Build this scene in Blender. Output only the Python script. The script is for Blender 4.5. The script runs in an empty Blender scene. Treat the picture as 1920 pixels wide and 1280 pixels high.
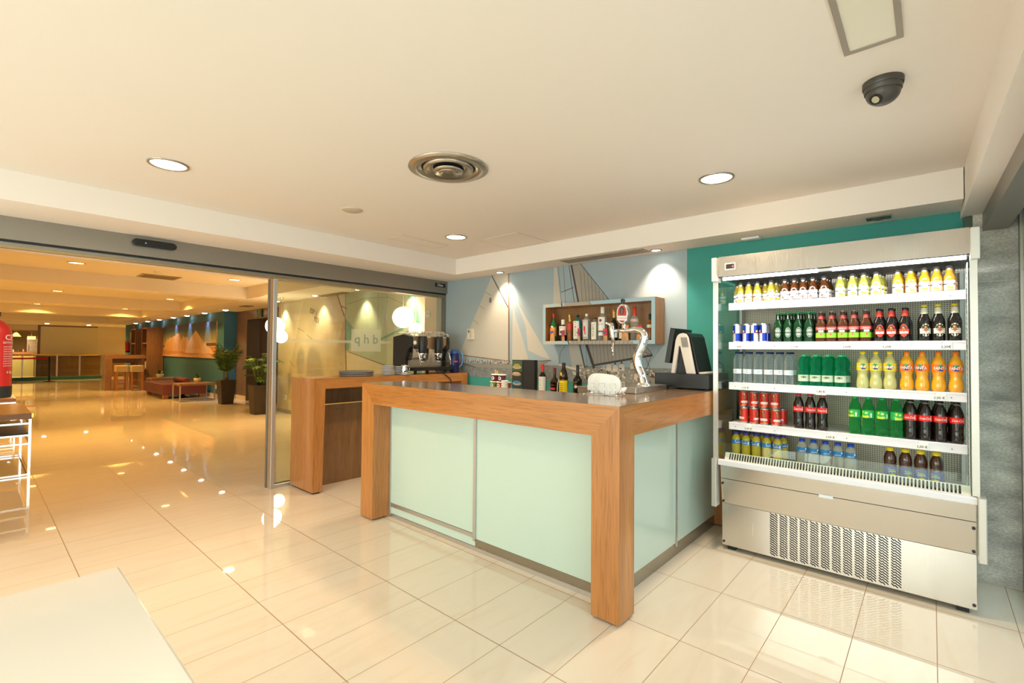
import bpy, bmesh, math, random
from mathutils import Vector, Matrix
PI = math.pi
S = bpy.context.scene
COL = S.collection
random.seed(7)

# ---------------------------------------------------------------- camera
cam = bpy.data.objects.new('camera', bpy.data.cameras.new('camera'))
COL.objects.link(cam)
cam.data.sensor_width = 36; cam.data.lens = 16.721
cam.data.clip_start = 0.02; cam.data.clip_end = 200
M_ = Matrix(((0.749838, 0.007667, 0.661577), (0.661578, -0.020173, -0.749605), (0.007598, 0.999767, -0.020199))).to_4x4()
M_.translation = (0, 0, 1.36)
cam.matrix_world = M_
S.camera = cam
# ---------------------------------------------------------------- world / exposure
S.view_settings.view_transform = 'Standard'; S.view_settings.look = 'None'
S.view_settings.gamma = 1; S.view_settings.use_curve_mapping = False
S.view_settings.exposure = 0.33
W = bpy.data.worlds.new('world'); S.world = W; W.use_nodes = True
W.node_tree.nodes['Background'].inputs[0].default_value = (0.80, 0.90, 1.0, 1)
W.node_tree.nodes['Background'].inputs[1].default_value = 1.2

def area(name, loc, rot, sx, sy, power, color, parent=None, shape='RECTANGLE', spread=PI):
    l = bpy.data.lights.new(name, 'AREA'); l.shape = shape; l.size = sx; l.size_y = sy
    l.energy = power; l.color = color; l.spread = spread
    o = bpy.data.objects.new(name, l); COL.objects.link(o); o.location = loc; o.rotation_euler = rot
    if parent: o.parent = parent
    return o
LOBW = (1.0, 0.575, 0.135); WARM = (1.0, 0.62, 0.30); NEUT = (1.0, 0.74, 0.46); COOL = (0.66, 0.86, 1.0); WASH = (1.0, 0.80, 0.60)
# daylight entering through the shop window behind the camera and the glazed side
area('daylight_rear', (-2.1, -3.75, 1.5), (PI/2, 0, 0), 4.8, 2.4, 190, (1.0, 0.925, 0.865))
area('daylight_side', (1.5, -0.6, 1.5), (0, PI/2, 0), 2.4, 4.5, 72, (1.0, 0.94, 0.89))

# ---------------------------------------------------------------- materials
MATS = {}
def nm(m): return m.node_tree.nodes, m.node_tree.links
def mat(name, col=(.8, .8, .8), rough=.5, metal=0, emit=None, es=0, coat=0, spec=.5, trans=0, alpha=1, ior=1.45, noise=0, nscale=20, bump=0):
    if name in MATS: return MATS[name]
    m = bpy.data.materials.new(name); m.use_nodes = True
    n, l = nm(m); b = n['Principled BSDF']
    b.inputs['Base Color'].default_value = (*col, 1); b.inputs['Roughness'].default_value = rough
    b.inputs['Metallic'].default_value = metal; b.inputs['Coat Weight'].default_value = coat
    b.inputs['Coat Roughness'].default_value = .06
    b.inputs['Specular IOR Level'].default_value = spec; b.inputs['IOR'].default_value = ior
    b.inputs['Transmission Weight'].default_value = trans; b.inputs['Alpha'].default_value = alpha
    if emit: b.inputs['Emission Color'].default_value = (*emit, 1); b.inputs['Emission Strength'].default_value = es
    if noise or bump:
        tc = n.new('ShaderNodeTexCoord'); nz = n.new('ShaderNodeTexNoise'); nz.inputs['Scale'].default_value = nscale
        nz.inputs['Detail'].default_value = 6
        l.new(tc.outputs['Object'], nz.inputs['Vector'])
        if noise:
            mx = n.new('ShaderNodeMix'); mx.data_type = 'RGBA'
            mx.inputs[6].default_value = (*[c*(1-noise) for c in col], 1); mx.inputs[7].default_value = (*[min(1, c*(1+noise)) for c in col], 1)
            l.new(nz.outputs['Fac'], mx.inputs[0]); l.new(mx.outputs[2], b.inputs['Base Color'])
        if bump:
            bp = n.new('ShaderNodeBump'); bp.inputs['Strength'].default_value = bump; bp.inputs['Distance'].default_value = .002
            l.new(nz.outputs['Fac'], bp.inputs['Height']); l.new(bp.outputs[0], b.inputs['Normal'])
    MATS[name] = m
    return m
def glass(name, tint=(.93, .97, .95), refl=1.0, rough=0.0, tr=1.0):
    """thin pane: see-through with a fresnel reflection"""
    if name in MATS: return MATS[name]
    m = bpy.data.materials.new(name); m.use_nodes = True
    n, l = nm(m); n.remove(n['Principled BSDF']); out = n['Material Output']
    t = n.new('ShaderNodeBsdfTransparent'); t.inputs[0].default_value = (*tint, 1)
    g = n.new('ShaderNodeBsdfGlossy'); g.inputs['Roughness'].default_value = rough
    lw = n.new('ShaderNodeLayerWeight'); lw.inputs[0].default_value = .5
    f = n.new('ShaderNodeMath'); f.operation = 'POWER'; f.inputs[1].default_value = 4.5; l.new(lw.outputs['Facing'], f.inputs[0])
    f2 = n.new('ShaderNodeMath'); f2.operation = 'MULTIPLY_ADD'; f2.inputs[1].default_value = .95; f2.inputs[2].default_value = .035; l.new(f.outputs[0], f2.inputs[0]); f = f2
    mu = n.new('ShaderNodeMath'); mu.operation = 'MULTIPLY_ADD'; mu.inputs[1].default_value = refl; mu.inputs[2].default_value = 1-tr; mu.use_clamp = True
    mx = n.new('ShaderNodeMixShader')
    l.new(f.outputs[0], mu.inputs[0]); l.new(mu.outputs[0], mx.inputs[0]); l.new(t.outputs[0], mx.inputs[1]); l.new(g.outputs[0], mx.inputs[2])
    l.new(mx.outputs[0], out.inputs[0])
    MATS[name] = m
    return m
def clearish(name, tint, body, k=.35, rough=.08):
    """coloured translucent plastic / glass bottle: part see-through, part body colour, glossy skin"""
    if name in MATS: return MATS[name]
    m = bpy.data.materials.new(name); m.use_nodes = True
    n, l = nm(m); b = n['Principled BSDF']; out = n['Material Output']
    b.inputs['Base Color'].default_value = (*body, 1); b.inputs['Roughness'].default_value = rough
    t = n.new('ShaderNodeBsdfTransparent'); t.inputs[0].default_value = (*tint, 1)
    mx = n.new('ShaderNodeMixShader'); lw = n.new('ShaderNodeLayerWeight'); lw.inputs[0].default_value = .35
    mu = n.new('ShaderNodeMath'); mu.operation = 'MULTIPLY_ADD'; mu.inputs[1].default_value = .6; mu.inputs[2].default_value = k; mu.use_clamp = True
    l.new(lw.outputs['Facing'], mu.inputs[0]); l.new(mu.outputs[0], mx.inputs[0]); l.new(t.outputs[0], mx.inputs[1]); l.new(b.outputs[0], mx.inputs[2])
    l.new(mx.outputs[0], out.inputs[0])
    MATS[name] = m
    return m
def wood(name, c1, c2, axis='X', rough=.32, scale=1.0, coat=.25):
    if name in MATS: return MATS[name]
    m = bpy.data.materials.new(name); m.use_nodes = True
    n, l = nm(m); b = n['Principled BSDF']
    tc = n.new('ShaderNodeTexCoord'); mp = n.new('ShaderNodeMapping')
    s = {'X': (1.2, 26, 26), 'Y': (26, 1.2, 26), 'Z': (26, 26, 1.2)}[axis]
    mp.inputs['Scale'].default_value = tuple(v*scale for v in s)
    l.new(tc.outputs['Object'], mp.inputs['Vector'])
    n1 = n.new('ShaderNodeTexNoise'); n1.inputs['Scale'].default_value = 1.0; n1.inputs['Detail'].default_value = 8; n1.inputs['Roughness'].default_value = .65; n1.inputs['Distortion'].default_value = .7
    n2 = n.new('ShaderNodeTexNoise'); n2.inputs['Scale'].default_value = .18; n2.inputs['Detail'].default_value = 3; n2.inputs['Distortion'].default_value = 1.5
    n3 = n.new('ShaderNodeTexNoise'); n3.inputs['Scale'].default_value = 5.0; n3.inputs['Detail'].default_value = 2
    for q in (n1, n2, n3): l.new(mp.outputs[0], q.inputs['Vector'])
    ad = n.new('ShaderNodeMath'); ad.operation = 'MULTIPLY_ADD'; ad.inputs[1].default_value = .6
    l.new(n2.outputs['Fac'], ad.inputs[0])
    sc = n.new('ShaderNodeMath'); sc.operation = 'MULTIPLY'; sc.inputs[1].default_value = .45
    l.new(n1.outputs['Fac'], sc.inputs[0]); l.new(sc.outputs[0], ad.inputs[2])
    cr = n.new('ShaderNodeValToRGB'); cr.color_ramp.elements[0].position = .36; cr.color_ramp.elements[1].position = .68
    cr.color_ramp.elements[0].color = (*c1, 1); cr.color_ramp.elements[1].color = (*c2, 1)
    l.new(ad.outputs[0], cr.inputs[0])
    r3 = n.new('ShaderNodeValToRGB'); r3.color_ramp.elements[0].position = .38; r3.color_ramp.elements[1].position = .5
    r3.color_ramp.elements[0].color = (.80, .78, .74, 1); r3.color_ramp.elements[1].color = (1, 1, 1, 1)
    l.new(n3.outputs['Fac'], r3.inputs[0])
    mx = n.new('ShaderNodeMix'); mx.data_type = 'RGBA'; mx.blend_type = 'MULTIPLY'; mx.inputs[0].default_value = 1
    l.new(cr.outputs[0], mx.inputs[6]); l.new(r3.outputs[0], mx.inputs[7]); l.new(mx.outputs[2], b.inputs['Base Color'])
    b.inputs['Roughness'].default_value = rough; b.inputs['Coat Weight'].default_value = coat; b.inputs['Coat Roughness'].default_value = .15
    MATS[name] = m
    return m
def brushed(name, col=(.62, .60, .57), rough=.28, axis='Z'):
    if name in MATS: return MATS[name]
    m = bpy.data.materials.new(name); m.use_nodes = True
    n, l = nm(m); b = n['Principled BSDF']
    tc = n.new('ShaderNodeTexCoord'); mp = n.new('ShaderNodeMapping')
    mp.inputs['Scale'].default_value = {'Z': (3, 3, 160), 'X': (160, 160, 3)}[axis]
    nz = n.new('ShaderNodeTexNoise'); nz.inputs['Scale'].default_value = 1; nz.inputs['Detail'].default_value = 3
    l.new(tc.outputs['Object'], mp.inputs[0]); l.new(mp.outputs[0], nz.inputs['Vector'])
    mr = n.new('ShaderNodeMapRange'); mr.inputs['To Min'].default_value = rough-.07; mr.inputs['To Max'].default_value = rough+.09
    l.new(nz.outputs['Fac'], mr.inputs[0]); l.new(mr.outputs[0], b.inputs['Roughness'])
    b.inputs['Base Color'].default_value = (*col, 1); b.inputs['Metallic'].default_value = 1
    MATS[name] = m
    return m
def tile_floor():
    m = bpy.data.materials.new('glazed_floor_tiles'); m.use_nodes = True
    n, l = nm(m); b = n['Principled BSDF']
    tc = n.new('ShaderNodeTexCoord'); sp = n.new('ShaderNodeSeparateXYZ'); l.new(tc.outputs['Object'], sp.inputs[0])
    def mth(op, a, v=None, c=None):
        q = n.new('ShaderNodeMath'); q.operation = op
        for i, x in enumerate((a, v, c)):
            if x is None: continue
            if isinstance(x, (int, float)): q.inputs[i].default_value = x
            else: l.new(x, q.inputs[i])
        return q.outputs[0]
    cells = []
    dist = []
    for ax, off, size in ((0, -3.029+30*.3037, .3037), (1, 1.639-20*.5966, .5966)):
        u = mth('DIVIDE', mth('SUBTRACT', sp.outputs[ax], off), size)
        fl = mth('FLOOR', u); fr = mth('SUBTRACT', u, fl)
        d = mth('MULTIPLY', mth('MINIMUM', fr, mth('SUBTRACT', 1.0, fr)), size)
        dist.append(mth('LESS_THAN', d, .0017 if ax == 0 else .0024)); cells.append(fl)
    line = mth('MAXIMUM', dist[0], dist[1])
    cb = n.new('ShaderNodeCombineXYZ'); l.new(cells[0], cb.inputs[0]); l.new(cells[1], cb.inputs[1])
    wn = n.new('ShaderNodeTexWhiteNoise'); wn.noise_dimensions = '3D'; l.new(cb.outputs[0], wn.inputs['Vector'])
    mp = n.new('ShaderNodeMapping'); mp.inputs['Scale'].default_value = (9, 1.6, 1); mp.inputs['Rotation'].default_value = (0, 0, .12)
    l.new(tc.outputs['Object'], mp.inputs[0])
    add = n.new('ShaderNodeVectorMath'); add.operation = 'ADD'; l.new(mp.outputs[0], add.inputs[0])
    sc = n.new('ShaderNodeVectorMath'); sc.operation = 'SCALE'; sc.inputs['Scale'].default_value = 13; l.new(wn.outputs['Color'], sc.inputs[0]); l.new(sc.outputs[0], add.inputs[1])
    nz = n.new('ShaderNodeTexNoise'); nz.inputs['Scale'].default_value = 1.1; nz.inputs['Detail'].default_value = 5; nz.inputs['Distortion'].default_value = 1.2
    l.new(add.outputs[0], nz.inputs['Vector'])
    cr = n.new('ShaderNodeValToRGB'); cr.color_ramp.elements[0].position = .3; cr.color_ramp.elements[1].position = .7
    cr.color_ramp.elements[0].color = (.74, .625, .49, 1); cr.color_ramp.elements[1].color = (.76, .67, .555, 1)
    e = cr.color_ramp.elements.new(.5); e.color = (.76, .66, .54, 1)
    l.new(nz.outputs['Fac'], cr.inputs[0])
    mx = n.new('ShaderNodeMix'); mx.data_type = 'RGBA'; l.new(line, mx.inputs[0]); l.new(cr.outputs[0], mx.inputs[6]); mx.inputs[7].default_value = (.36, .22, .13, 1)
    l.new(mx.outputs[2], b.inputs['Base Color'])
    b.inputs['IOR'].default_value = 1.62
    rr = mth('MULTIPLY_ADD', line, .5, .022); l.new(rr, b.inputs['Roughness'])
    MATS['glazed_floor_tiles'] = m
    return m
def dots(name, base, dark, pitch=.0125, rad=.0032, stag=False, metal=0, rough=.5):
    """perforated sheet in the X-Z plane"""
    m = bpy.data.materials.new(name); m.use_nodes = True
    n, l = nm(m); b = n['Principled BSDF']
    tc = n.new('ShaderNodeTexCoord'); sp = n.new('ShaderNodeSeparateXYZ'); l.new(tc.outputs['Object'], sp.inputs[0])
    def mth(op, a, v=None):
        q = n.new('ShaderNodeMath'); q.operation = op
        for i, x in enumerate((a, v)):
            if x is None: continue
            if isinstance(x, (int, float)): q.inputs[i].default_value = x
            else: l.new(x, q.inputs[i])
        return q.outputs[0]
    z = mth('DIVIDE', sp.outputs[2], pitch); zf = mth('FLOOR', z)
    x = mth('DIVIDE', sp.outputs[0], pitch)
    if stag: x = mth('ADD', x, mth('MULTIPLY', mth('MODULO', mth('ABSOLUTE', zf), 2.0), .5))
    fx = mth('SUBTRACT', mth('SUBTRACT', x, mth('FLOOR', x)), .5); fz = mth('SUBTRACT', mth('SUBTRACT', z, zf), .5)
    d = mth('SQRT', mth('ADD', mth('MULTIPLY', fx, fx), mth('MULTIPLY', fz, fz)))
    hole = mth('LESS_THAN', d, rad/pitch)
    mx = n.new('ShaderNodeMix'); mx.data_type = 'RGBA'; l.new(hole, mx.inputs[0]); mx.inputs[6].default_value = (*base, 1); mx.inputs[7].default_value = (*dark, 1)
    l.new(mx.outputs[2], b.inputs['Base Color']); b.inputs['Roughness'].default_value = rough; b.inputs['Metallic'].default_value = metal
    return m
def ramp_z(name, stops, z0, z1, rough=.6):
    m = bpy.data.materials.new(name); m.use_nodes = True
    n, l = nm(m); b = n['Principled BSDF']
    tc = n.new('ShaderNodeTexCoord'); sp = n.new('ShaderNodeSeparateXYZ'); l.new(tc.outputs['Object'], sp.inputs[0])
    mr = n.new('ShaderNodeMapRange'); mr.inputs['From Min'].default_value = z0; mr.inputs['From Max'].default_value = z1
    l.new(sp.outputs[2], mr.inputs[0]); cr = n.new('ShaderNodeValToRGB')
    while len(cr.color_ramp.elements) < len(stops): cr.color_ramp.elements.new(.5)
    for e, (p, c) in zip(cr.color_ramp.elements, stops): e.position = p; e.color = (*c, 1)
    l.new(mr.outputs[0], cr.inputs[0]); l.new(cr.outputs[0], b.inputs['Base Color']); b.inputs['Roughness'].default_value = rough
    return m

PLASTER = mat('cream_white_plaster', (.86, .785, .725), .85)
PLASTER_L = mat('lobby_plaster', (.82, .74, .60), .8)
OAK_X = wood('oak_grain_x', (.37, .138, .032), (.53, .220, .060), 'X')
OAK_Y = wood('oak_grain_y', (.37, .138, .032), (.53, .220, .060), 'Y')
OAK_Z = wood('oak_grain_z', (.37, .138, .032), (.53, .220, .060), 'Z')
TOPW = wood('worn_brown_worktop', (.20, .125, .075), (.29, .19, .12), 'X', rough=.16, coat=.5)
WAL_Z = wood('brown_veneer_z', (.20, .095, .040), (.30, .150, .065), 'Z')
WAL_X = wood('brown_veneer_x', (.20, .095, .040), (.30, .150, .065), 'X')
WAL_Y = wood('brown_veneer_y', (.20, .095, .040), (.30, .150, .065), 'Y')
STEEL = brushed('brushed_steel'); STEELX = brushed('brushed_steel_fine', (.66, .64, .61), .22, 'X')
CHROME = mat('chrome', (.85, .85, .85), .06, 1)
ALU = mat('aluminium', (.60, .58, .55), .35, .9)
ALU_D = mat('dark_aluminium', (.30, .27, .23), .38, .75)
BLACK = mat('black_plastic', (.012, .012, .013), .35); BLACKM = mat('black_matt', (.02, .02, .02), .7)
DARK = mat('dark_void', (.01, .01, .01), .9)
WHITE = mat('white_enamel', (.82, .82, .85), .3); WHITEP = mat('white_paper', (.85, .84, .80), .7)
INK = mat('ink', (.06, .06, .07), .6)
FROST = mat('frosted_mint_glass', (.52, .64, .56), .22, coat=.35)
TEAL = mat('teal_paint', (.045, .30, .265), .7); TEAL_L = mat('lobby_teal_paint', (.04, .15, .235), .7)
GLASS = glass('clear_pane'); GLASSG = glass('clear_pane_greenish', (.86, .93, .90))
RED = mat('red_enamel', (.55, .02, .015), .3); ORANGE = mat('orange_plastic', (.90, .20, .01), .35)
YEL = mat('yellow_plastic', (.85, .62, .01), .35); BLUE = mat('blue_plastic', (.01, .07, .50), .35)
GREEN = mat('green_plastic', (.02, .42, .12), .35)

# ---------------------------------------------------------------- mesh builder
_T = {}
def text2d(s, sh=0):
    key = (s, sh)
    if key in _T: return _T[key]
    c = bpy.data.curves.new('t', 'FONT'); c.body = s; c.size = 1; c.resolution_u = 2; c.align_x = 'CENTER'; c.offset = .012; c.shear = sh
    o = bpy.data.objects.new('t', c); COL.objects.link(o)
    dg = bpy.context.evaluated_depsgraph_get(); me = bpy.data.meshes.new_from_object(o.evaluated_get(dg))
    v = [(p.co.x, p.co.y) for p in me.vertices]; f = [tuple(p.vertices) for p in me.polygons]
    bpy.data.objects.remove(o); bpy.data.curves.remove(c); bpy.data.meshes.remove(me)
    _T[key] = (v, f)
    return _T[key]
class MB:
    def __init__(s): s.v = []; s.f = []; s.m = []; s.s = []
    def add(s, vs, fs, mi=0, sm=False):
        b = len(s.v); s.v += [tuple(p) for p in vs]
        for f in fs: s.f.append(tuple(b+i for i in f)); s.m.append(mi); s.s.append(sm)
        return s
    def box(s, x0, x1, y0, y1, z0, z1, mi=0):
        v = [(x, y, z) for z in (z0, z1) for y in (y0, y1) for x in (x0, x1)]
        return s.add(v, [(0, 2, 3, 1), (4, 5, 7, 6), (0, 1, 5, 4), (2, 6, 7, 3), (0, 4, 6, 2), (1, 3, 7, 5)], mi)
    def hexa(s, v, mi=0):   # v: 4 bottom (ccw), 4 top
        return s.add(v, [(3, 2, 1, 0), (4, 5, 6, 7), (0, 1, 5, 4), (1, 2, 6, 5), (2, 3, 7, 6), (3, 0, 4, 7)], mi)
    def lathe(s, prof, n=20, c=(0, 0, 0), mi=0, sm=True, a0=0, a1=2*PI, mf=None):
        full = abs(a1-a0-2*PI) < 1e-6; N = n if full else n+1
        v = []
        for r, z in prof:
            for i in range(N):
                a = a0+(a1-a0)*i/n; v.append((c[0]+r*math.cos(a), c[1]+r*math.sin(a), c[2]+z))
        b = len(s.v); s.v += v
        for j in range(len(prof)-1):
            for i in range(n):
                i2 = (i+1) % N
                s.f.append((b+j*N+i, b+j*N+i2, b+(j+1)*N+i2, b+(j+1)*N+i)); s.m.append(mf(i/n, j) if mf else mi); s.s.append(sm)
        return s
    def tube(s, pts, r=.01, n=8, mi=0, caps=True):
        P = [Vector(p) for p in pts]; R = r if isinstance(r, (list, tuple)) else [r]*len(P)
        v = []; up = None
        for i, p in enumerate(P):
            t = (P[min(i+1, len(P)-1)]-P[max(i-1, 0)]).normalized()
            if up is None: up = Vector((0, 0, 1)) if abs(t.z) < .9 else Vector((1, 0, 0))
            a = t.cross(up).normalized(); bb = a.cross(t).normalized(); up = bb
            for k in range(n):
                q = 2*PI*k/n; v.append(p+(a*math.cos(q)+bb*math.sin(q))*R[i])
        fs = [(i*n+k, i*n+(k+1) % n, (i+1)*n+(k+1) % n, (i+1)*n+k) for i in range(len(P)-1) for k in range(n)]
        s.add(v, fs, mi, n > 4)
        if caps:
            b = len(s.v)-len(v)
            s.f.append(tuple(b+k for k in range(n))[::-1]); s.m.append(mi); s.s.append(False)
            s.f.append(tuple(b+(len(P)-1)*n+k for k in range(n))); s.m.append(mi); s.s.append(False)
        return s
    def poly(s, pts, mi=0): return s.add(pts, [tuple(range(len(pts)))], mi)
    def xz(s, pts, y, mi=0): return s.poly([(x, y, z) for x, z in pts], mi)
    def prism(s, pts, d0, d1, plane='XZ', mi=0, sm=False):
        f = {'XZ': lambda a, b, d: (a, d, b), 'XY': lambda a, b, d: (a, b, d), 'YZ': lambda a, b, d: (d, a, b)}[plane]
        n = len(pts); v = [f(a, b, d0) for a, b in pts]+[f(a, b, d1) for a, b in pts]
        s.add(v, [tuple(range(n)), tuple(range(2*n-1, n-1, -1))], mi)
        b = len(s.v)-2*n
        for i in range(n): s.f.append((b+i, b+n+i, b+n+(i+1) % n, b+(i+1) % n)); s.m.append(mi); s.s.append(sm)
        return s
    def sphere(s, c, r, n=16, mi=0, sz=1):
        prof = [(max(1e-5, r*math.cos(-PI/2+PI*i/(n//2))), r*sz*math.sin(-PI/2+PI*i/(n//2))) for i in range(n//2+1)]
        return s.lathe(prof, n, c, mi)
    def text(s, t, size, o, u=(1, 0, 0), w=(0, 0, 1), mi=0):
        v, f = text2d(t); o = Vector(o); u = Vector(u)*size; w = Vector(w)*size
        return s.add([o+u*a+w*b for a, b in v], f, mi)
    def cyl2(s, pts, r, mi=0, ang=-PI/2, c=(0, 0)):   # 2-D (arc, z) polygon on a cylinder
        lo, hi = min(a for a, z in pts), max(a for a, z in pts); n = max(1, int(math.ceil((hi-lo)/(r*.30))))
        def clip(P, A, sg):
            out = []
            for i in range(len(P)):
                p, q = P[i], P[(i+1) % len(P)]; dp, dq = sg*(p[0]-A), sg*(q[0]-A)
                if dp >= 0: out.append(p)
                if dp*dq < 0: u = dp/(dp-dq); out.append((A, p[1]+(q[1]-p[1])*u))
            return out
        for k in range(n):
            P = clip(clip(list(pts), lo+(hi-lo)*k/n, 1), lo+(hi-lo)*(k+1)/n, -1)
            if len(P) > 2: s.add([(c[0]+r*math.cos(ang+a/r), c[1]+r*math.sin(ang+a/r), z) for a, z in P], [tuple(range(len(P)))], mi)
        return s
    def textcyl(s, t, size, r, z, mi=0, ang=-PI/2, vert=False, sx=1.0, sh=0):
        v, f = text2d(t, sh)
        if vert: q = [(-b*size, z+a*size) for a, b in v]
        else: q = [(a*size*sx, z+b*size) for a, b in v]
        return s.add([(r*math.cos(ang+a/r), r*math.sin(ang+a/r), zz) for a, zz in q], f, mi)
    def ell(s, cx, cz, rx, rz, r, mi=0, ang=-PI/2, n=14):
        # fan so that it bends with the cylinder
        def P(a, z): return (r*math.cos(ang+a/r), r*math.sin(ang+a/r), z)
        return s.add([P(cx, cz)]+[P(cx+rx*math.cos(2*PI*i/n), cz+rz*math.sin(2*PI*i/n)) for i in range(n)], [(0, 1+i, 1+(i+1) % n) for i in range(n)], mi)
    def move(s, d, rz=0):
        c, k = math.cos(rz), math.sin(rz)
        s.v = [(x*c-y*k+d[0], x*k+y*c+d[1], z+d[2]) for x, y, z in s.v]; return s
    def build(s, name, mats, root=None, bevel=0, kind=None, label=None, off=None, fix=True):
        me = bpy.data.meshes.new(name)
        o3 = off if off is not None else ((0, 0, 0) if root is None else tuple(root.get('_o', (0, 0, 0))))
        me.from_pydata([(x-o3[0], y-o3[1], z-o3[2]) for x, y, z in s.v], [], s.f)
        if not isinstance(mats, (list, tuple)): mats = [mats]
        for m in mats: me.materials.append(m)
        me.polygons.foreach_set('material_index', s.m); me.polygons.foreach_set('use_smooth', s.s); me.update()
        if fix and len(s.f) > 1:
            pass
        o = bpy.data.objects.new(name, me); COL.objects.link(o)
        if root is not None: o.parent = root
        if root is not None: o['_o'] = o3
        if off is not None and root is None: o.location = off; o['_o'] = tuple(off)
        if bevel:
            b = o.modifiers.new('b', 'BEVEL'); b.width = bevel; b.segments = 2; b.limit_method = 'ANGLE'; b.angle_limit = .7
        if kind: o['kind'] = kind
        if label: o['label'] = label
        return o
def thing(name, label, cat, loc=(0, 0, 0), group=None, world=True):
    """an Empty at the thing's base; world=True: parts are given in world coordinates"""
    o = bpy.data.objects.new(name, None); COL.objects.link(o); o.location = loc; o.empty_display_size = .05
    o['_o'] = tuple(loc) if world else (0, 0, 0)
    o['label'] = label; o['category'] = cat
    if group: o['group'] = group
    return o
def tag(o, label, cat, group=None):
    o['label'] = label; o['category'] = cat
    if group: o['group'] = group
    return o
def dup(root, loc, rz=0, label=None):
    kids = list(root.children)
    r = root.copy(); COL.objects.link(r); r.location = loc; r.rotation_euler = (0, 0, rz)
    if label: r['label'] = label
    for ch in kids:
        g = list(ch.children)
        c = ch.copy(); COL.objects.link(c); c.parent = r
        if ch.data and ch.type == 'LIGHT': pass
        for x in g:
            d = x.copy(); COL.objects.link(d); d.parent = c
    return r
def struct(name, mb, mats, bevel=0):
    return mb.build(name, mats, None, bevel, 'structure')
ORD = ['leftmost', 'second from left', 'third from left', 'fourth from left', 'fifth from left', 'sixth from left', 'seventh from left', 'eighth from left']
def ordn(i, n): return 'rightmost' if (i == n-1 and n > 1) else ORD[i]

# ================================================================= SETTING
WY = 4.14          # wall behind the bar
PX = -4.87         # glass partition
SX = -math.tan(math.radians(1.45))
def skew(mb):      # the street-side glazing runs 1.45 degrees off the other walls
    mb.v = [(x+(y-4.0)*SX, y, z) for x, y, z in mb.v]; return mb
struct('floor', MB().box(-37, 1.2, -4.2, 5.8, -.1, 0), tile_floor())
PAVE = mat('grey_pavement', (.42, .42, .42), .8, noise=.1, nscale=4)
struct('ground_outside', MB().box(1.2, 12, -14, 8, -.12, -.02).box(-8, 1.2, -14, -4.2, -.12, -.02), PAVE)
# bar ceiling and soffits
struct('ceiling', MB().box(-4.9, .60, -3.3, WY+.2, 2.455, 2.75), PLASTER)
struct('trim_1', MB().box(-4.80, -4.27, -3.3, WY, 2.27, 2.455), PLASTER)
struct('trim_2', MB().box(-4.27, .147, 3.81, WY, 2.27, 2.455), PLASTER)
b = MB(); b.box(.147, .238, -3.3, WY, 2.215, 2.455); skew(b); struct('trim_3', b, PLASTER)
b = MB(); b.box(.238, .345, -3.3, WY-.08, 2.11, 2.455); skew(b); struct('trim_4', b, ALU_D)
b = MB(); b.box(.345, .60, -3.3, WY, 2.20, 2.455); skew(b); struct('trim_5', b, DARK)
# wall behind the bar: teal paint; concrete-look strip beyond the fridge
struct('wall_back', MB().box(-4.87, .175, WY, WY+.2, 0, 2.455), TEAL)
def concrete():
    m = mat('board_marked_concrete', (.30, .29, .26), .75)
    n, l = nm(m); bs = n['Principled BSDF']
    tc = n.new('ShaderNodeTexCoord'); mp = n.new('ShaderNodeMapping'); mp.inputs['Scale'].default_value = (5, 5, 11)
    l.new(tc.outputs['Object'], mp.inputs[0])
    a = n.new('ShaderNodeTexNoise'); a.inputs['Scale'].default_value = .9; a.inputs['Detail'].default_value = 4; l.new(mp.outputs[0], a.inputs['Vector'])
    c = n.new('ShaderNodeTexNoise'); c.inputs['Scale'].default_value = 14; c.inputs['Detail'].default_value = 6; c.inputs['Roughness'].default_value = .7; l.new(mp.outputs[0], c.inputs['Vector'])
    ad = n.new('ShaderNodeMath'); ad.operation = 'MULTIPLY'; l.new(a.outputs[0], ad.inputs[0]); l.new(c.outputs[0], ad.inputs[1])
    sp = n.new('ShaderNodeSeparateXYZ'); l.new(tc.outputs['Object'], sp.inputs[0])
    dv = n.new('ShaderNodeMath'); dv.operation = 'DIVIDE'; dv.inputs[1].default_value = .36; l.new(sp.outputs[2], dv.inputs[0])
    fr = n.new('ShaderNodeMath'); fr.operation = 'FRACT'; l.new(dv.outputs[0], fr.inputs[0])
    lt = n.new('ShaderNodeMath'); lt.operation = 'LESS_THAN'; lt.inputs[1].default_value = .012; l.new(fr.outputs[0], lt.inputs[0])
    cr = n.new('ShaderNodeValToRGB'); cr.color_ramp.elements[0].position = .13; cr.color_ramp.elements[1].position = .38
    cr.color_ramp.elements[0].color = (.26, .25, .22, 1); cr.color_ramp.elements[1].color = (.70, .66, .58, 1)
    l.new(ad.outputs[0], cr.inputs[0])
    mx = n.new('ShaderNodeMix'); mx.data_type = 'RGBA'; l.new(lt.outputs[0], mx.inputs[0]); l.new(cr.outputs[0], mx.inputs[6]); mx.inputs[7].default_value = (.5, .48, .43, 1)
    l.new(mx.outputs[2], bs.inputs['Base Color'])
    return m
CONC = concrete()
struct('wall_pillar', MB().box(.195, .62, 4.045, WY+.2, 0, 2.455), CONC)
struct('trim_6', MB().box(.155, .195, 4.05, WY, 0, 2.21), mat('dark_green_strip', (.05, .09, .06), .4))
# street-side glazing
b = MB(); b.box(.396, .402, -3.3, 3.98, .04, 2.2); skew(b); struct('window_1', b, GLASSG)
b = MB(); b.box(.385, .415, -3.3, 4.03, 0, .04); b.box(.385, .415, 3.98, 4.03, .04, 2.2); b.box(.385, .415, 1.4, 1.44, .04, 2.2); skew(b); struct('trim_7', b, ALU_D)
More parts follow.
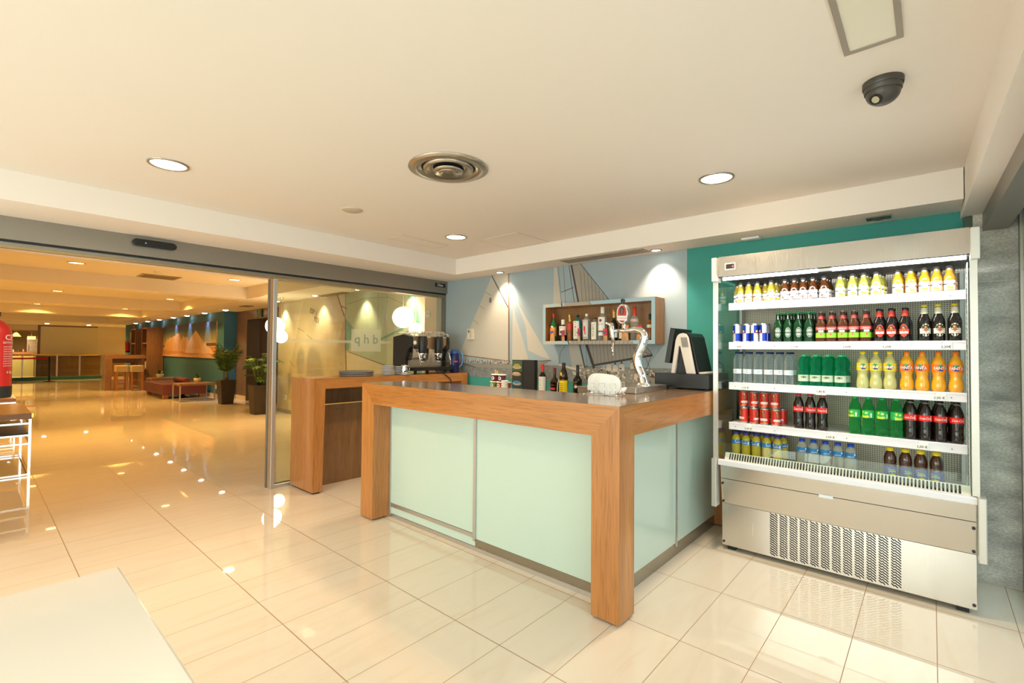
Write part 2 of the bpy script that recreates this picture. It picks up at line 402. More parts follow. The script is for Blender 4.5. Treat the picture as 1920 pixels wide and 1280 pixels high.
# rear wall behind the camera, with the shop window
struct('wall_rear', MB().box(-4.9, -4.5, -3.5, -3.3, 0, 2.75).box(.3, .75, -3.5, -3.3, 0, 2.75).box(-4.5, .3, -3.5, -3.3, 2.35, 2.75).box(-4.5, .3, -3.5, -3.3, 0, .25), PLASTER)
struct('window_2', MB().box(-4.5, .3, -3.41, -3.40, .25, 2.35), GLASSG)
struct('trim_8', MB().box(-2.93, -2.87, -3.44, -3.38, .25, 2.35).box(-1.33, -1.27, -3.44, -3.38, .25, 2.35), ALU_D)
# partition header, track, fixed pane, post
struct('trim_9', MB().box(PX, PX+.07, -3.3, WY, 2.11, 2.27), ALU_D)
struct('trim_10', MB().box(PX-.02, PX+.045, -3.3, WY, 2.095, 2.11, 0).box(PX, PX+.035, -3.3, WY, 2.072, 2.095, 1).box(PX-.01, PX+.03, -3.3, WY, 2.055, 2.072, 2), [BLACK, ALU_D, mat('brass_edge', (.42, .30, .14), .3, .8)])
struct('wall_partition_top', MB().box(PX-.12, PX, -3.3, WY, 2.055, 2.75), PLASTER)
struct('wall_partition_end', MB().box(PX-.12, PX+.05, -3.3, .04, 0, 2.055), PLASTER)
struct('wall_partition_pier', MB().box(-5.12, PX-.005, WY-.12, WY+.35, 0, 2.40), mat('pinkish_plaster', (.74, .60, .46), .8))
# lobby shell
LC = 2.62; LS = 2.385
struct('ceiling_lobby', MB().box(-37, PX-.12, -4.2, 5.8, LC, LC+.15), PLASTER_L)
SY = 3.7
beams = [(-10.94, -10.54), (-15.64, -15.24), (-20.15, -19.75), (-37, -25.6)]
for i, (x0, x1) in enumerate(beams): struct('trim_%d' % (11+i), MB().box(x0, x1, -4.2, SY, LS, LC), PLASTER_L)
struct('trim_15', MB().box(-37, PX-.12, SY, 5.8, LS, LC), PLASTER_L)
struct('trim_16', MB().box(-5.75, PX-.12, -4.2, SY, LS, LC), PLASTER_L)
BROWNW = wood('brown_wall_panel', (.16, .092, .044), (.23, .135, .065), 'Z', scale=.5)
struct('wall_mural_lobby', MB().box(-10.80, -5.12, 4.45, 4.7, 0, LS), PLASTER_L)
struct('wall_brown_column', MB().box(-14.40, -13.65, 4.82, 5.3, 0, LS), BROWNW)
struct('wall_brown_lintel', MB().box(-13.65, -10.80, 4.82, 5.3, 2.14, LS).box(-10.92, -10.80, 4.5, 5.3, 0, LS), BROWNW)
struct('wall_lift_back', MB().box(-13.65, -10.80, 5.3, 5.5, 0, LS), BROWNW)
struct('wall_teal', MB().box(-27.0, -14.40, 4.5, 5.7, 0, LS), TEAL_L)
SKIRT = mat('cream_skirting', (.66, .52, .34), .25)
struct('baseboard_teal', MB().box(-27.0, -14.38, 4.485, 4.5, 0, .11).box(-14.40, -14.385, 4.485, 4.82, 0, .11), SKIRT)
struct('baseboard_brown', MB().box(-14.385, -13.635, 4.805, 4.82, 0, .11).box(-13.65, -13.635, 4.82, 5.29, 0, .11), SKIRT)
struct('baseboard_mural', MB().box(-10.80, -5.12, 4.44, 4.45, 0, .08), mat('grey_skirting', (.33, .29, .24), .5))
struct('wall_far_white', MB().box(-30.6, -30.4, 4.0, 5.6, 0, LS), mat('warm_white_paint', (.78, .70, .52), .8))
struct('wall_far_left', MB().box(-37, PX-.12, -4.4, -4.2, 0, LC), PLASTER_L)
struct('wall_far_end', MB().box(-37.2, -37, -4.2, 5.8, 0, LC), mat('ochre_wall', (.55, .45, .28), .8))
struct('wall_far_north', MB().box(-37, -26.5, 5.6, 5.8, 0, LC), PLASTER_L)
struct('window_3', MB().box(-30.44, -30.40, 2.02, 4.0, 1.0, 2.33), mat('frosted_cream_panel', (.74, .70, .48), .25))
struct('trim_17', MB().box(-30.5, -30.38, 1.93, 2.02, 0, LS).box(-30.5, -30.38, 2.02, 4.0, 2.33, LS), mat('brown_frame', (.22, .14, .10), .4))

# ================================================================= CEILING FITTINGS
LAMPW = mat('lamp_diffuser_warm', (1, .9, .7), .5, emit=(1.0, .82, .48), es=9)
LAMPW2 = mat('lobby_lamp_diffuser', (1, .8, .5), .5, emit=(1.0, .66, .26), es=6)
LAMPN = mat('spot_lens', (1, 1, 1), .5, emit=(1.0, .90, .78), es=14)
RING = mat('nickel_ring', (.42, .38, .33), .3, .9)
def downlight(x, y, z, label, r=.098, power=16, col=WARM, lens=LAMPW, group=None, name='recessed_downlight', spread=2.5):
    t = thing(name, label, 'ceiling light', (x, y, z), group, False)
    MB().lathe([(r, .0), (r, -.006), (r*.90, -.009), (r*.84, -.002), (r*.84, .004)], 32).build('ring', RING, t)
    MB().lathe([(.0001, -.0035), (r*.84, -.0035)], 28).build('diffuser', lens, t)
    area('lamp', (0, 0, -.012), (0, 0, 0), r*1.6, r*1.6, power, col, t, 'DISK', spread)
    return t
downlight(-3.397, .748, 2.455, 'large round recessed ceiling lamp nearest the sliding door opening', .105, 13, NEUT)
downlight(-1.005, 3.065, 2.455, 'large round recessed ceiling lamp in front of the drinks fridge', .105, 13, NEUT)
downlight(-3.427, 3.057, 2.455, 'large round recessed ceiling lamp nearest the corner above the coffee counter', .105, 13, NEUT)
def spot(x, y, z, ang, label, power, col, group=None, ty=.25, r=.042, lens=LAMPN, size=80, name='recessed_wall_washer', dome=0):
    t = thing(name, label, 'spotlight', (x, y, z), group, False)
    MB().lathe([(r*1.25, 0), (r*1.25, -.005), (r, -.008), (r*.92, -.001)], 24).build('ring', RING, t)
    if dome: MB().lathe([(r*.92*math.cos(a*PI/10)+.0001, -.001-dome*math.sin(a*PI/10)) for a in range(6)], 20).build('diffuser', lens, t)
    else: MB().lathe([(.0001, -.003), (r*.92, -.003)], 20).build('diffuser', lens, t)
    l = bpy.data.lights.new('lamp', 'SPOT'); l.energy = power; l.color = col; l.spot_size = math.radians(size); l.spot_blend = .8; l.shadow_soft_size = .03
    o = bpy.data.objects.new('lamp', l); COL.objects.link(o); o.parent = t; o.location = (0, 0, -.02-dome); o.rotation_euler = (math.radians(ty), 0, 0)
    return t
spot(-3.735, 4.01, 2.27, 0, 'small recessed spotlight shining on the tall white sail of the mural', 30, WASH, ty=12, size=88)
spot(-1.835, 4.01, 2.27, 0, 'small recessed spotlight above the right end of the mural, beside the grille', 30, WASH, ty=12, size=88)
# square unlit spot above the fridge
t = thing('square_spotlight', 'small square grey ceiling spot, unlit, above the drinks fridge', 'spotlight', (-.26, 3.98, 2.27))
MB().box(-.325, -.195, 3.935, 4.025, 2.262, 2.27).build('frame', mat('dull_grey_metal', (.16, .15, .13), .4, .6), t)
MB().lathe([(.034, 0), (.030, -.006), (.0001, -.004)], 20, (-.26, 3.98, 2.2615)).build('lens', mat('dim_lens', (.10, .09, .08), .2), t)
tag(MB().box(-1.13, -1.00, 4.02, 4.09, 2.255, 2.27).build('ceiling_junction_box', WHITE, None, .004), 'small white box under the ceiling edge above the left side of the fridge', 'ceiling box')
# linear air grille in the soffit
t = thing('linear_air_grille', 'long beige air grille set in the lowered ceiling above the mural', 'air vent', (-2.33, 3.95, 2.27))
g = mat('grille_beige_metal', (.36, .33, .27), .45, .3)
MB().box(-2.78, -1.90, 3.865, 3.885, 2.262, 2.27).box(-2.78, -1.90, 4.005, 4.025, 2.262, 2.27).box(-2.78, -2.76, 3.885, 4.005, 2.262, 2.27).box(-1.92, -1.90, 3.885, 4.005, 2.262, 2.27).build('frame', g, t)
b = MB()
for i in range(7): b.box(-2.76, -1.92, 3.889+i*.017, 3.899+i*.017, 2.2635, 2.2695)
b.build('slats', g, t)
MB().box(-2.76, -1.92, 3.885, 4.005, 2.2695, 2.27).build('backing', DARK, t)
# round air diffuser
t = thing('round_air_diffuser', 'large round brushed metal air diffuser in the middle of the ceiling', 'air vent', (-2.165, 1.865, 2.455), None, False)
DM = mat('diffuser_metal', (.50, .45, .38), .28, .9)
MB().lathe([(.235, 0), (.237, -.008), (.19, -.014), (.165, -.010), (.158, .002)], 48).build('outer_ring', DM, t)
MB().lathe([(.150, -.004), (.146, -.020), (.090, .0)], 48).build('middle_cone', DM, t)
MB().lathe([(.088, -.020), (.084, -.030), (.040, -.022), (.0001, -.008)], 40).build('inner_cone', DM, t)
MB().lathe([(.175, -.001), (.0001, -.001)], 32).build('throat', DARK, t)
MB().lathe([(.060, -.028), (.055, -.036), (.0001, -.020)], 32).build('centre_cone', DM, t)
tag(MB().lathe([(.078, 2.455), (.078, 2.449), (.070, 2.445), (.0001, 2.445)], 36, (-3.389, 1.939, 0)).build('ceiling_speaker', mat('speaker_beige', (.60, .50, .38), .7)), 'round flush beige speaker cover in the ceiling', 'speaker')
def hatch(x0, x1, y0, y1, lab):
    t = thing('ceiling_access_panel', lab, 'access panel', ((x0+x1)/2, (y0+y1)/2, 2.455))
    MB().box(x0, x1, y0, y1, 2.452, 2.455).build('panel', PLASTER, t)
    e = .006
    MB().box(x0-e, x1+e, y0-e, y0, 2.451, 2.455).box(x0-e, x1+e, y1, y1+e, 2.451, 2.455).box(x0-e, x0, y0, y1, 2.451, 2.455).box(x1, x1+e, y0, y1, 2.451, 2.455).build('edge', mat('hatch_edge', (.66, .60, .52), .7), t)
hatch(-3.97, -3.77, 2.68, 3.25, 'thin cream access panel in the ceiling left of the corner lamp')
hatch(-3.37, -2.86, 3.30, 3.77, 'square cream access panel in the ceiling right of the corner lamp')
# flat panel lamp (unlit) near the camera
t = thing('ceiling_panel_light', 'long flat ceiling luminaire with grey frame, unlit', 'ceiling light', (-.14, 1.5, 2.455))
GF = mat('grey_frame', (.34, .29, .24), .5, .3)
MB().box(-.232, -.214, .85, 2.092, 2.447, 2.455).box(-.082, -.064, .85, 2.092, 2.447, 2.455).box(-.214, -.082, 2.074, 2.092, 2.447, 2.455).box(-.214, -.082, .85, .868, 2.447, 2.455).build('frame', GF, t)
MB().box(-.214, -.082, .868, 2.074, 2.451, 2.455).build('diffuser', mat('cream_diffuser', (.80, .76, .64), .35), t)
# dome camera
t = thing('dome_camera', 'dark grey dome security camera hanging from the ceiling', 'security camera', (-.139, 2.40, 2.455), None, False)
CG = mat('camera_grey', (.075, .068, .060), .38, .2)
MB().lathe([(.068, 0), (.068, -.018), (.066, -.024)], 32).build('mounting_ring', CG, t)
MB().lathe([(.064, -.024), (.062, -.042), (.060, -.044)], 32).build('collar', CG, t)
MB().lathe([(.058*math.cos(a*PI/20)+.0001, -.044-.050*math.sin(a*PI/20)) for a in range(11)], 32).build('dome', CG, t)
d = Vector((-.35, -.62, -.62)).normalized(); q = Vector((0, 0, -.044))+d*.046
lens = MB().tube([q-d*.01, q+d*.012], [.021, .021], 20).build('lens_housing', BLACK, t)
MB().tube([q+d*.0122, q+d*.0135], [.014, .013], 20).build('lens', mat('lens_glass', (.45, .42, .30), .08, coat=1), lens)
# sign stickers
t = thing('door_motion_sensor', 'black oval motion sensor on the sliding door header', 'sensor', (PX+.07, .97, 2.19))
pts = []
for a in range(0, 181, 12): pts.append((1.09+.03*math.sin(math.radians(a)), 2.212+.028*math.cos(math.radians(a))))
for a in range(180, 361, 12): pts.append((.855+.03*math.sin(math.radians(a)), 2.212+.028*math.cos(math.radians(a))))
MB().prism(pts, PX+.07, PX+.115, 'YZ').build('housing', BLACK, t, .008)
MB().poly([(PX+.1155, .90, 2.205), (PX+.1155, .915, 2.205), (PX+.1155, .9075, 2.218)]).build('mark', mat('pale_mark', (.5, .5, .5), .5), t)
t = thing('header_label_plate', 'tiny black maker plate at the right end of the door header', 'label plate', (PX+.07, 4.03, 2.20))
MB().box(PX+.07, PX+.074, 3.93, 4.10, 2.185, 2.235).build('plate', BLACK, t)
MB().text('Ditec', .045, (PX+.0745, 4.015, 2.197), (0, 1, 0), (0, 0, 1)).build('lettering', WHITEP, t)

# ================================================================= PARTITION GLASS
t = thing('fixed_glass_panel', 'tall fixed glass panel with a frosted stripe and lettering square behind the coffee counter', 'glass panel', (PX+.015, 3.04, 0))
MB().box(PX+.010, PX+.018, 1.975, 4.105, .03, 2.055).build('pane', GLASS, t)
MB().box(PX-.005, PX+.035, 1.975, 4.105, 0, .03).build('bottom_rail', ALU, t)
MB().box(PX-.01, PX+.045, 4.105, 4.14, 0, 2.095).build('side_frame', ALU_D, t)
MB().box(PX-.035, PX+.045, 1.935, 1.975, 0, 2.055).build('post', ALU, t, .004)
FR = mat('frosted_film', (.74, .70, .52), .55, alpha=.42)
MB().poly([(PX+.019, 1.975, 1.436), (PX+.019, 3.95, 1.436), (PX+.019, 3.95, 1.466), (PX+.019, 1.975, 1.466)]).build('frosted_stripe', FR, t)
b = MB(); b.poly([(PX+.0195, 2.788, 1.344), (PX+.0195, 3.167, 1.344), (PX+.0195, 3.167, 1.595), (PX+.0195, 2.788, 1.595)])
b.text('q h b', .150, (PX+.020, 2.978, 1.435), (0, 1, 0), (0, 0, 1), 1)
b.build('frosted_square', [FR, mat('film_letter', (.22, .30, .26), .5, alpha=.6)], t)
t = thing('sliding_glass_leaf', 'open sliding glass door leaf standing behind the fixed panel post', 'sliding door', (PX-.05, 2.7, 0))
MB().box(PX-.060, PX-.052, 1.945, 3.30, .03, 2.055).build('pane', GLASS, t)
MB().box(PX-.064, PX-.048, 1.925, 1.945, 0, 2.055).build('edge_profile', ALU_D, t)
MB().box(PX-.066, PX-.046, 1.945, 3.30, 0, .03).build('bottom_rail', ALU_D, t)

# ================================================================= BAR COUNTER
X0, X1, Y0, Hh = -3.515, -1.163, 2.126, 1.087
t = thing('bar_counter', 'L-shaped oak framed bar counter with frosted mint glass fronts', 'bar counter', (-2.3, 2.4, 0))
T_ = .160
# front beam (mitred) and legs
b = MB().prism([(X0, Hh), (X1, Hh), (X1-T_, Hh-T_), (X0+.17, Hh-T_)], Y0, Y0+.159, 'XZ'); b.build('front_beam', OAK_X, t)
b = MB().prism([(X0, Hh), (X0+.17, Hh-T_), (X0+.17, .012), (X0, .012)], Y0, Y0+.159, 'XZ'); b.build('leg', OAK_Z, t)
MB().box(X0+.012, X0+.15, Y0+.02, Y0+.14, 0, .012).build('foot', DARK, t)
v = MB().add([(X1, Y0, Hh), (X1-T_, Y0, Hh-T_), (X1-T_, Y0, .012), (X1, Y0, .012), (X1, Y0+T_, Hh-T_), (X1, Y0+T_, .012), (X1-T_, Y0+T_, Hh-T_), (X1-T_, Y0+T_, .012)],
             [(0, 1, 2, 3), (0, 3, 5, 4), (0, 4, 6, 1), (4, 5, 7, 6), (1, 6, 7, 2), (2, 7, 5, 3)])
v.build('leg', OAK_Z, t)
MB().box(X1-.14, X1-.02, Y0+.02, Y0+.14, 0, .012).build('foot', DARK, t)
YE = 4.06
b = MB().prism([(Y0, Hh-.001), (Y0+T_, Hh-T_), (YE-T_, Hh-T_), (YE, Hh-.001)], X1-.159, X1-.0002, 'YZ'); b.build('side_beam', OAK_Y, t)
b = MB().prism([(YE, Hh-.001), (YE-T_, Hh-T_), (YE-T_, .012), (YE, .012)], X1-.159, X1, 'YZ'); b.build('leg', OAK_Z, t)
MB().box(X0+.001, X1-.001, Y0+.001, 2.62, Hh-.001, Hh+.002).box(-1.72, X1-.001, 2.62, YE, Hh-.001, Hh+.002).build('countertop', TOPW, t)
MB().box(X0+.02, X1-.17, Y0+.16, 2.60, Hh-.05, Hh-.002).box(-1.70, X1-.165, 2.60, YE-.02, Hh-.05, Hh-.002).build('under_board', OAK_X, t)
GY = Y0+.162; GX = X1-.140
XA, XM, XB = X0+.19, -2.342, X1-.16
MB().box(XA, XM-.01, GY, GY+.008, .115, Hh-.05).build('glass_panel', FROST, t)
MB().box(XM+.012, XB-.001, GY, GY+.008, .082, Hh-.05).build('glass_panel', FROST, t)
MB().box(XA, XM+.01, GY-.008, GY+.004, .088, .113).build('bottom_trim', ALU, t)
MB().box(XA-.018, XA, GY-.012, GY+.01, 0.02, Hh-T_).build('mullion', ALU, t)
MB().box(XM-.01, XM+.012, GY-.014, GY+.01, .07, Hh-T_).build('mullion', ALU, t)
MB().box(XA, XM, GY+.001, GY+.006, .03, .088).build('lower_glass_strip', FROST, t)
KICK = mat('brown_steel_kick', (.32, .27, .20), .25, .7)
MB().box(X0+.17, XB, GY+.004, GY+.012, 0, .078).build('kick_plate', KICK, t)
MB().box(X0+.175, XB, GY-.004, GY+.003, .0, .028).build('kick_strip', ALU, t)
YM = 3.142
MB().box(GX, GX+.008, Y0+T_+.001, YM-.012, .085, Hh-.05).build('glass_panel', FROST, t)
MB().box(GX, GX+.008, YM+.012, YE-T_, .085, Hh-.05).build('glass_panel', FROST, t)
MB().box(GX-.004, GX+.014, YM-.012, YM+.012, .06, Hh-T_).build('mullion', ALU, t)
MB().box(GX-.006, GX+.006, Y0+T_, YE-T_, 0, .083).build('kick_plate', KICK, t)
# inside lining of the counter
MB().box(X0+.20, X1-.20, GY+.03, GY+.05, 0, Hh-.05).box(-1.34, -1.32, GY+.05, YE-.17, 0, Hh-.05).build('rear_lining', WAL_X, t)

# coffee counter along the glass
CX = -4.35; CX0 = -4.822; CH = 1.085; CY0, CY1 = 2.125, 4.095
t = thing('coffee_counter', 'oak side counter against the glass partition carrying the espresso machine', 'counter', (-4.6, 3.1, 0))
MB().prism([(CY0, CH), (CY1, CH), (CY1-.095, CH-.095), (CY0+.115, CH-.10)], CX-.30, CX, 'YZ').build('front_beam', OAK_Y, t)
MB().prism([(CY0, CH), (CY0+.115, CH-.10), (CY0+.095, .015), (CY0, .015)], CX0, CX-.0005, 'YZ').build('leg', OAK_Z, t)
MB().prism([(CY1, CH), (CY1, .015), (CY1-.095, .015), (CY1-.095, CH-.095)], CX0, CX-.0005, 'YZ').build('leg', OAK_Z, t)
MB().box(CX0+.02, CX-.02, CY0+.012, CY0+.08, 0, .015).build('foot', DARK, t)
MB().box(CX0+.02, CX-.02, CY1-.08, CY1-.01, 0, .015).build('foot', DARK, t)
MB().box(CX0, CX-.30, CY0+.001, CY1-.001, CH-.06, CH-.001).build('top_board', OAK_Y, t)
MB().box(CX0+.21, CX0+.23, CY0+.12, CY1-.10, .0, .80).build('lower_panel', WAL_Z, t)
MB().box(CX0+.10, CX0+.12, CY0+.12, CY1-.10, .80, CH-.06).build('rear_panel', WAL_Z, t)
MB().tube([(CX0+.23, 2.50, .745), (CX0+.236, 2.50, .745)], .011, 12).build('lock', CHROME, t)
# rear work counter behind the bar
t = thing('back_bar_cabinet', 'low turquoise fronted work cabinet under the mural behind the bar', 'cabinet', (-3.3, 3.85, 0))
MB().box(-4.30, -2.47, 3.62, 4.135, 0, .895).build('body', TEAL, t)
MB().box(-4.32, -2.46, 3.59, 4.138, .895, .93).build('worktop', mat('pale_worktop', (.55, .50, .44), .35), t, .003)
t = thing('steel_glass_washer', 'low stainless steel washer unit behind the bar, partly hidden by the napkin rack', 'dishwasher', (-2.1, 3.9, 0))
MB().box(-2.44, -1.86, 3.70, 4.13, 0, .985).build('body', STEEL, t)
MB().box(-2.45, -1.85, 3.69, 4.135, .985, 1.045).build('lid', STEEL, t, .004)

# ================================================================= MURALS
def mural(name, label, y, bounds, mats, layers, extra=None):
    b = MB(); x0, x1, z0, z1 = bounds
    b.box(x0, x1, y-.0015, y, z0, z1, 0)
    def ar(p): return abs(sum(p[i][0]*p[(i+1) % len(p)][1]-p[(i+1) % len(p)][0]*p[i][1] for i in range(len(p))))/2
    big = [l for l in layers if ar(l[1]) > .004]; small = [l for l in layers if ar(l[1]) <= .004]
    for k, (mi, pts) in enumerate(big): b.xz(pts, y-.0017-.00006*k, mi)
    y1 = y-.0017-.00006*len(big)
    for k, (mi, pts) in enumerate(small): b.xz(pts, y1-.00006*(k % 28), mi)
    if extra: extra(b, y1-.0018)
    return tag(b.build(name, mats), label, 'mural')
def strip(p, q, w):
    d = Vector((q[0]-p[0], q[1]-p[1])); n = Vector((-d.y, d.x)).normalized()*w/2
    return [(p[0]+n.x, p[1]+n.y), (q[0]+n.x, q[1]+n.y), (q[0]-n.x, q[1]-n.y), (p[0]-n.x, p[1]-n.y)]
SKY = mat('mural_sky', (.33, .41, .45), .6, noise=.05, nscale=2); SAIL = mat('mural_sail', (.52, .49, .42), .6, noise=.05, nscale=3)
SAILD = mat('mural_shaded_sail', (.36, .33, .28), .6, noise=.10, nscale=5); SEA = mat('mural_sea', (.20, .22, .22), .6, noise=.5, nscale=26)
LINE = mat('mural_dark_line', (.07, .05, .045), .6); MAST = mat('mural_mast', (.28, .17, .11), .6, noise=.4, nscale=40)
CREAM = mat('mural_pale', (.62, .55, .45), .6); HULL = mat('mural_hull', (.26, .25, .22), .6)
L = []
L.append((3, [(-4.86, 1.205), (-1.608, 1.215), (-1.608, 1.04), (-4.86, 1.04)]))
L.append((1, [(-3.987, 2.269), (-4.094, 2.084), (-4.281, 1.78), (-4.514, 1.387), (-4.533, 1.304), (-4.30, 1.278), (-4.084, 1.266), (-3.72, 1.25), (-3.714, 1.871), (-3.714, 2.1), (-3.80, 2.269)]))
L.append((0, [(-3.985, 2.269), (-3.725, 1.878), (-3.715, 2.269)]))
L.append((1, [(-3.97, 2.269), (-3.715, 1.90), (-3.715, 2.269)]))
L.append((4, strip((-3.987, 2.268), (-3.715, 1.868), .012)))
L.append((5, strip((-3.712, 2.268), (-3.697, 1.20), .022))); L.append((4, strip((-3.704, 1.87), (-3.692, 1.20), .008)))
for p, q in (((-4.094, 2.084), (-4.00, 2.03)), ((-4.19, 1.92), (-4.10, 1.87)), ((-4.30, 1.75), (-4.21, 1.69)), ((-4.41, 1.56), (-4.32, 1.50))): L.append((4, strip(p, q, .004)))
L.append((1, [(-3.642, 1.904), (-3.599, 1.752), (-3.499, 1.525), (-3.404, 1.268), (-3.65, 1.262)]))
L.append((1, [(-3.593, 1.951), (-3.437, 1.733), (-3.097, 1.273), (-3.201, 1.295), (-3.41, 1.371), (-3.444, 1.635)]))
L.append((5, strip((-4.533, 1.305), (-3.70, 1.243), .014)))
L.append((7, [(-4.511, 1.207), (-4.40, 1.180), (-4.273, 1.160), (-3.30, 1.160), (-3.10, 1.255), (-3.28, 1.235), (-3.644, 1.205)]))
L.append((4, strip((-4.511, 1.207), (-4.25, 1.155), .008))); L.append((4, strip((-3.276, 1.250), (-3.083, 1.262), .008)))
rnd = random.Random(3)
for i in range(90):
    x = -4.44+.0085*i+rnd.uniform(-.01, .01); z = 1.205+rnd.uniform(0, .035)-(x+4.44)*.008; w = rnd.uniform(.006, .016)
    L.append((rnd.choice([4, 6, 6, 5, 4]), [(x, z), (x+w, z), (x+w*.8, z+rnd.uniform(.012, .03)), (x+w*.2, z+rnd.uniform(.012, .03))]))
# second, larger yacht behind the shelf
L.append((1, [(-3.055, 2.268), (-3.017, 2.268), (-2.959, 1.893), (-2.945, 1.43), (-3.07, 1.43), (-3.061, 1.899)]))
L.append((8, [(-2.815, 2.268), (-2.716, 2.268), (-2.415, 1.886), (-2.20, 1.60), (-1.927, 1.332), (-2.545, 1.225), (-2.64, 1.43), (-2.749, 1.891)]))
L.append((1, [(-2.86, 1.43), (-2.74, 1.43), (-2.63, 1.10), (-2.80, 1.12)]))
for i in range(17):
    x = -2.72+i*.045; L.append((4, strip((x, min(2.25, 2.268-(x+2.716)*1.2) if x > -2.7 else 2.2), (x+.09-i*.004, 1.24+.17*max(0, x+2.55)), .0025)))
L.append((4, strip((-2.829, 2.268), (-2.64, 1.43), .020))); L.append((4, strip((-2.638, 1.432), (-2.512, 1.10), .030)))
L.append((4, strip((-2.732, 1.476), (-2.619, 1.051), .014))); L.append((4, strip((-2.86, 2.268), (-2.72, 1.48), .006)))
L.append((4, strip((-3.0, 2.268), (-2.90, 1.43), .003))); L.append((4, strip((-2.93, 2.268), (-2.87, 1.43), .003)))
L.append((4, strip((-2.96, 1.99), (-2.80, 2.03), .006))); L.append((4, strip((-2.545, 1.225), (-1.927, 1.332), .020)))
L.append((4, strip((-2.716, 2.268), (-1.93, 1.34), .006)))
for p, q in (((-2.892, 1.432), (-2.964, 1.35)), ((-2.964, 1.35), (-2.982, 1.221)), ((-1.94, 1.33), (-2.02, 1.10)), ((-2.16, 1.29), (-1.99, 1.10)), ((-2.0, 1.32), (-1.91, 1.12)), ((-2.12, 1.40), (-1.93, 1.335))): L.append((4, strip(p, q, .004)))
L.append((7, [(-2.982, 1.221), (-2.766, 1.19), (-2.50, 1.19), (-2.2, 1.20), (-1.90, 1.15), (-1.84, 1.09), (-2.0, 1.045), (-2.431, 1.06), (-2.70, 1.12)]))
L.append((6, strip((-2.982, 1.221), (-2.70, 1.165), .022)))
for i in range(230):
    x = rnd.uniform(-2.72, -1.80); z = rnd.uniform(1.045, 1.20)-(x+2.3)*.03; w = rnd.uniform(.008, .030)
    z = max(1.045, min(1.24, z))
    L.append((rnd.choice([4, 6, 7, 5, 6, 4, 1]), [(x, z), (x+w, z-.002), (x+w*.9, z+rnd.uniform(.005, .018)), (x+w*.3, z+rnd.uniform(.006, .022))]))
for x, z in ((-2.38, 1.205), (-2.31, 1.20), (-2.24, 1.21), (-2.12, 1.23), (-2.04, 1.20), (-2.08, 1.13), (-2.30, 1.10)):
    L.append((6, [(x-.03, z-.03), (x+.03, z-.03), (x+.028, z+.02), (x, z+.038), (x-.026, z+.02)])); L.append((4, [(x-.010, z+.036), (x+.010, z+.036), (x+.008, z+.056), (x-.008, z+.056)]))
def ex(b, y): b.text('8', .085, (-4.005, y, 1.945), mi=4)
mural('sailing_mural', 'wall mural of sailing yachts with white sails behind the bar', WY, (-4.865, -1.608, 1.04, 2.269), [SKY, SAIL, SAIL, SEA, LINE, MAST, CREAM, HULL, SAILD], L, ex)

SAND = mat('mural_sand_sail', (.56, .44, .28), .6, noise=.09, nscale=7); SAND2 = mat('mural_light_ground', (.66, .55, .38), .6)
MTEAL = mat('mural_turquoise', (.16, .33, .27), .6); MGR = mat('mural_green_sail', (.42, .45, .31), .6, noise=.05, nscale=3)
L = [(1, [(-9.60, 2.384), (-10.25, .85), (-10.30, .3), (-7.88, .3), (-7.892, 1.001), (-7.95, 1.91), (-8.258, 2.384)]),
     (3, [(-7.97, 2.384), (-5.95, 2.384), (-5.72, 1.67), (-5.72, .9), (-7.95, .9)]),
     (4, [(-7.94, 2.384), (-6.26, 2.384), (-5.99, 2.09), (-5.86, 1.67), (-5.82, 1.0), (-6.46, 1.084), (-7.85, 1.33), (-7.66, 1.74), (-7.94, 1.92)]),
     (2, [(-7.95, 1.36), (-6.40, 1.05), (-6.0, .75), (-7.95, .60)]), (2, [(-5.95, 2.384), (-5.15, 2.384), (-5.15, .2), (-5.72, .2), (-5.72, 1.6)]),
     (5, strip((-8.258, 2.384), (-7.95, 1.91), .035)), (5, strip((-7.95, 1.91), (-7.88, .6), .04)), (5, strip((-8.12, 2.17), (-7.90, 2.10), .02)),
     (5, strip((-7.86, 1.33), (-6.40, 1.06), .014)), (5, strip((-10.20, 1.12), (-9.95, .98), .012)), (3, strip((-6.836, 1.534), (-6.2, 1.70), .04)),
     (5, strip((-6.9, 2.384), (-6.9, 1.6), .006)), (5, strip((-6.6, 2.384), (-6.75, 1.6), .006)), (5, strip((-7.9, 2.18), (-7.3, 2.25), .006)), (5, strip((-7.3, 2.25), (-6.6, 2.22), .006)), (5, strip((-6.6, 2.22), (-6.0, 2.02), .006)),
     (5, strip((-9.85, 1.80), (-9.55, 1.72), .01)), (5, strip((-9.45, 1.66), (-9.2, 1.56), .01))]
for i in range(26):
    x = -10.0+i*.082; L.append((6, strip((x, .35+.004*i), (min(-7.96, x+.75), min(2.3, 1.45+.03*i)), .008)))
def ex(b, y):
    b.text('ESP 1', .135, (-9.18, y, 2.06), (1, 0, -.28), (.25, 0, 1), 5); b.text('923', .135, (-9.05, y, 1.90), (1, 0, -.28), (.25, 0, 1), 5)
mural('lobby_sail_mural', 'warm lit mural of a sail lettered ESP 1 923 seen through the glass', 4.45, (-10.79, -5.13, .08, 2.384),
      [SAND2, SAND, SAND2, MTEAL, MGR, mat('mural_brown_line', (.22, .12, .06), .6), mat('mural_seam', (.50, .37, .21), .6)], L, ex)

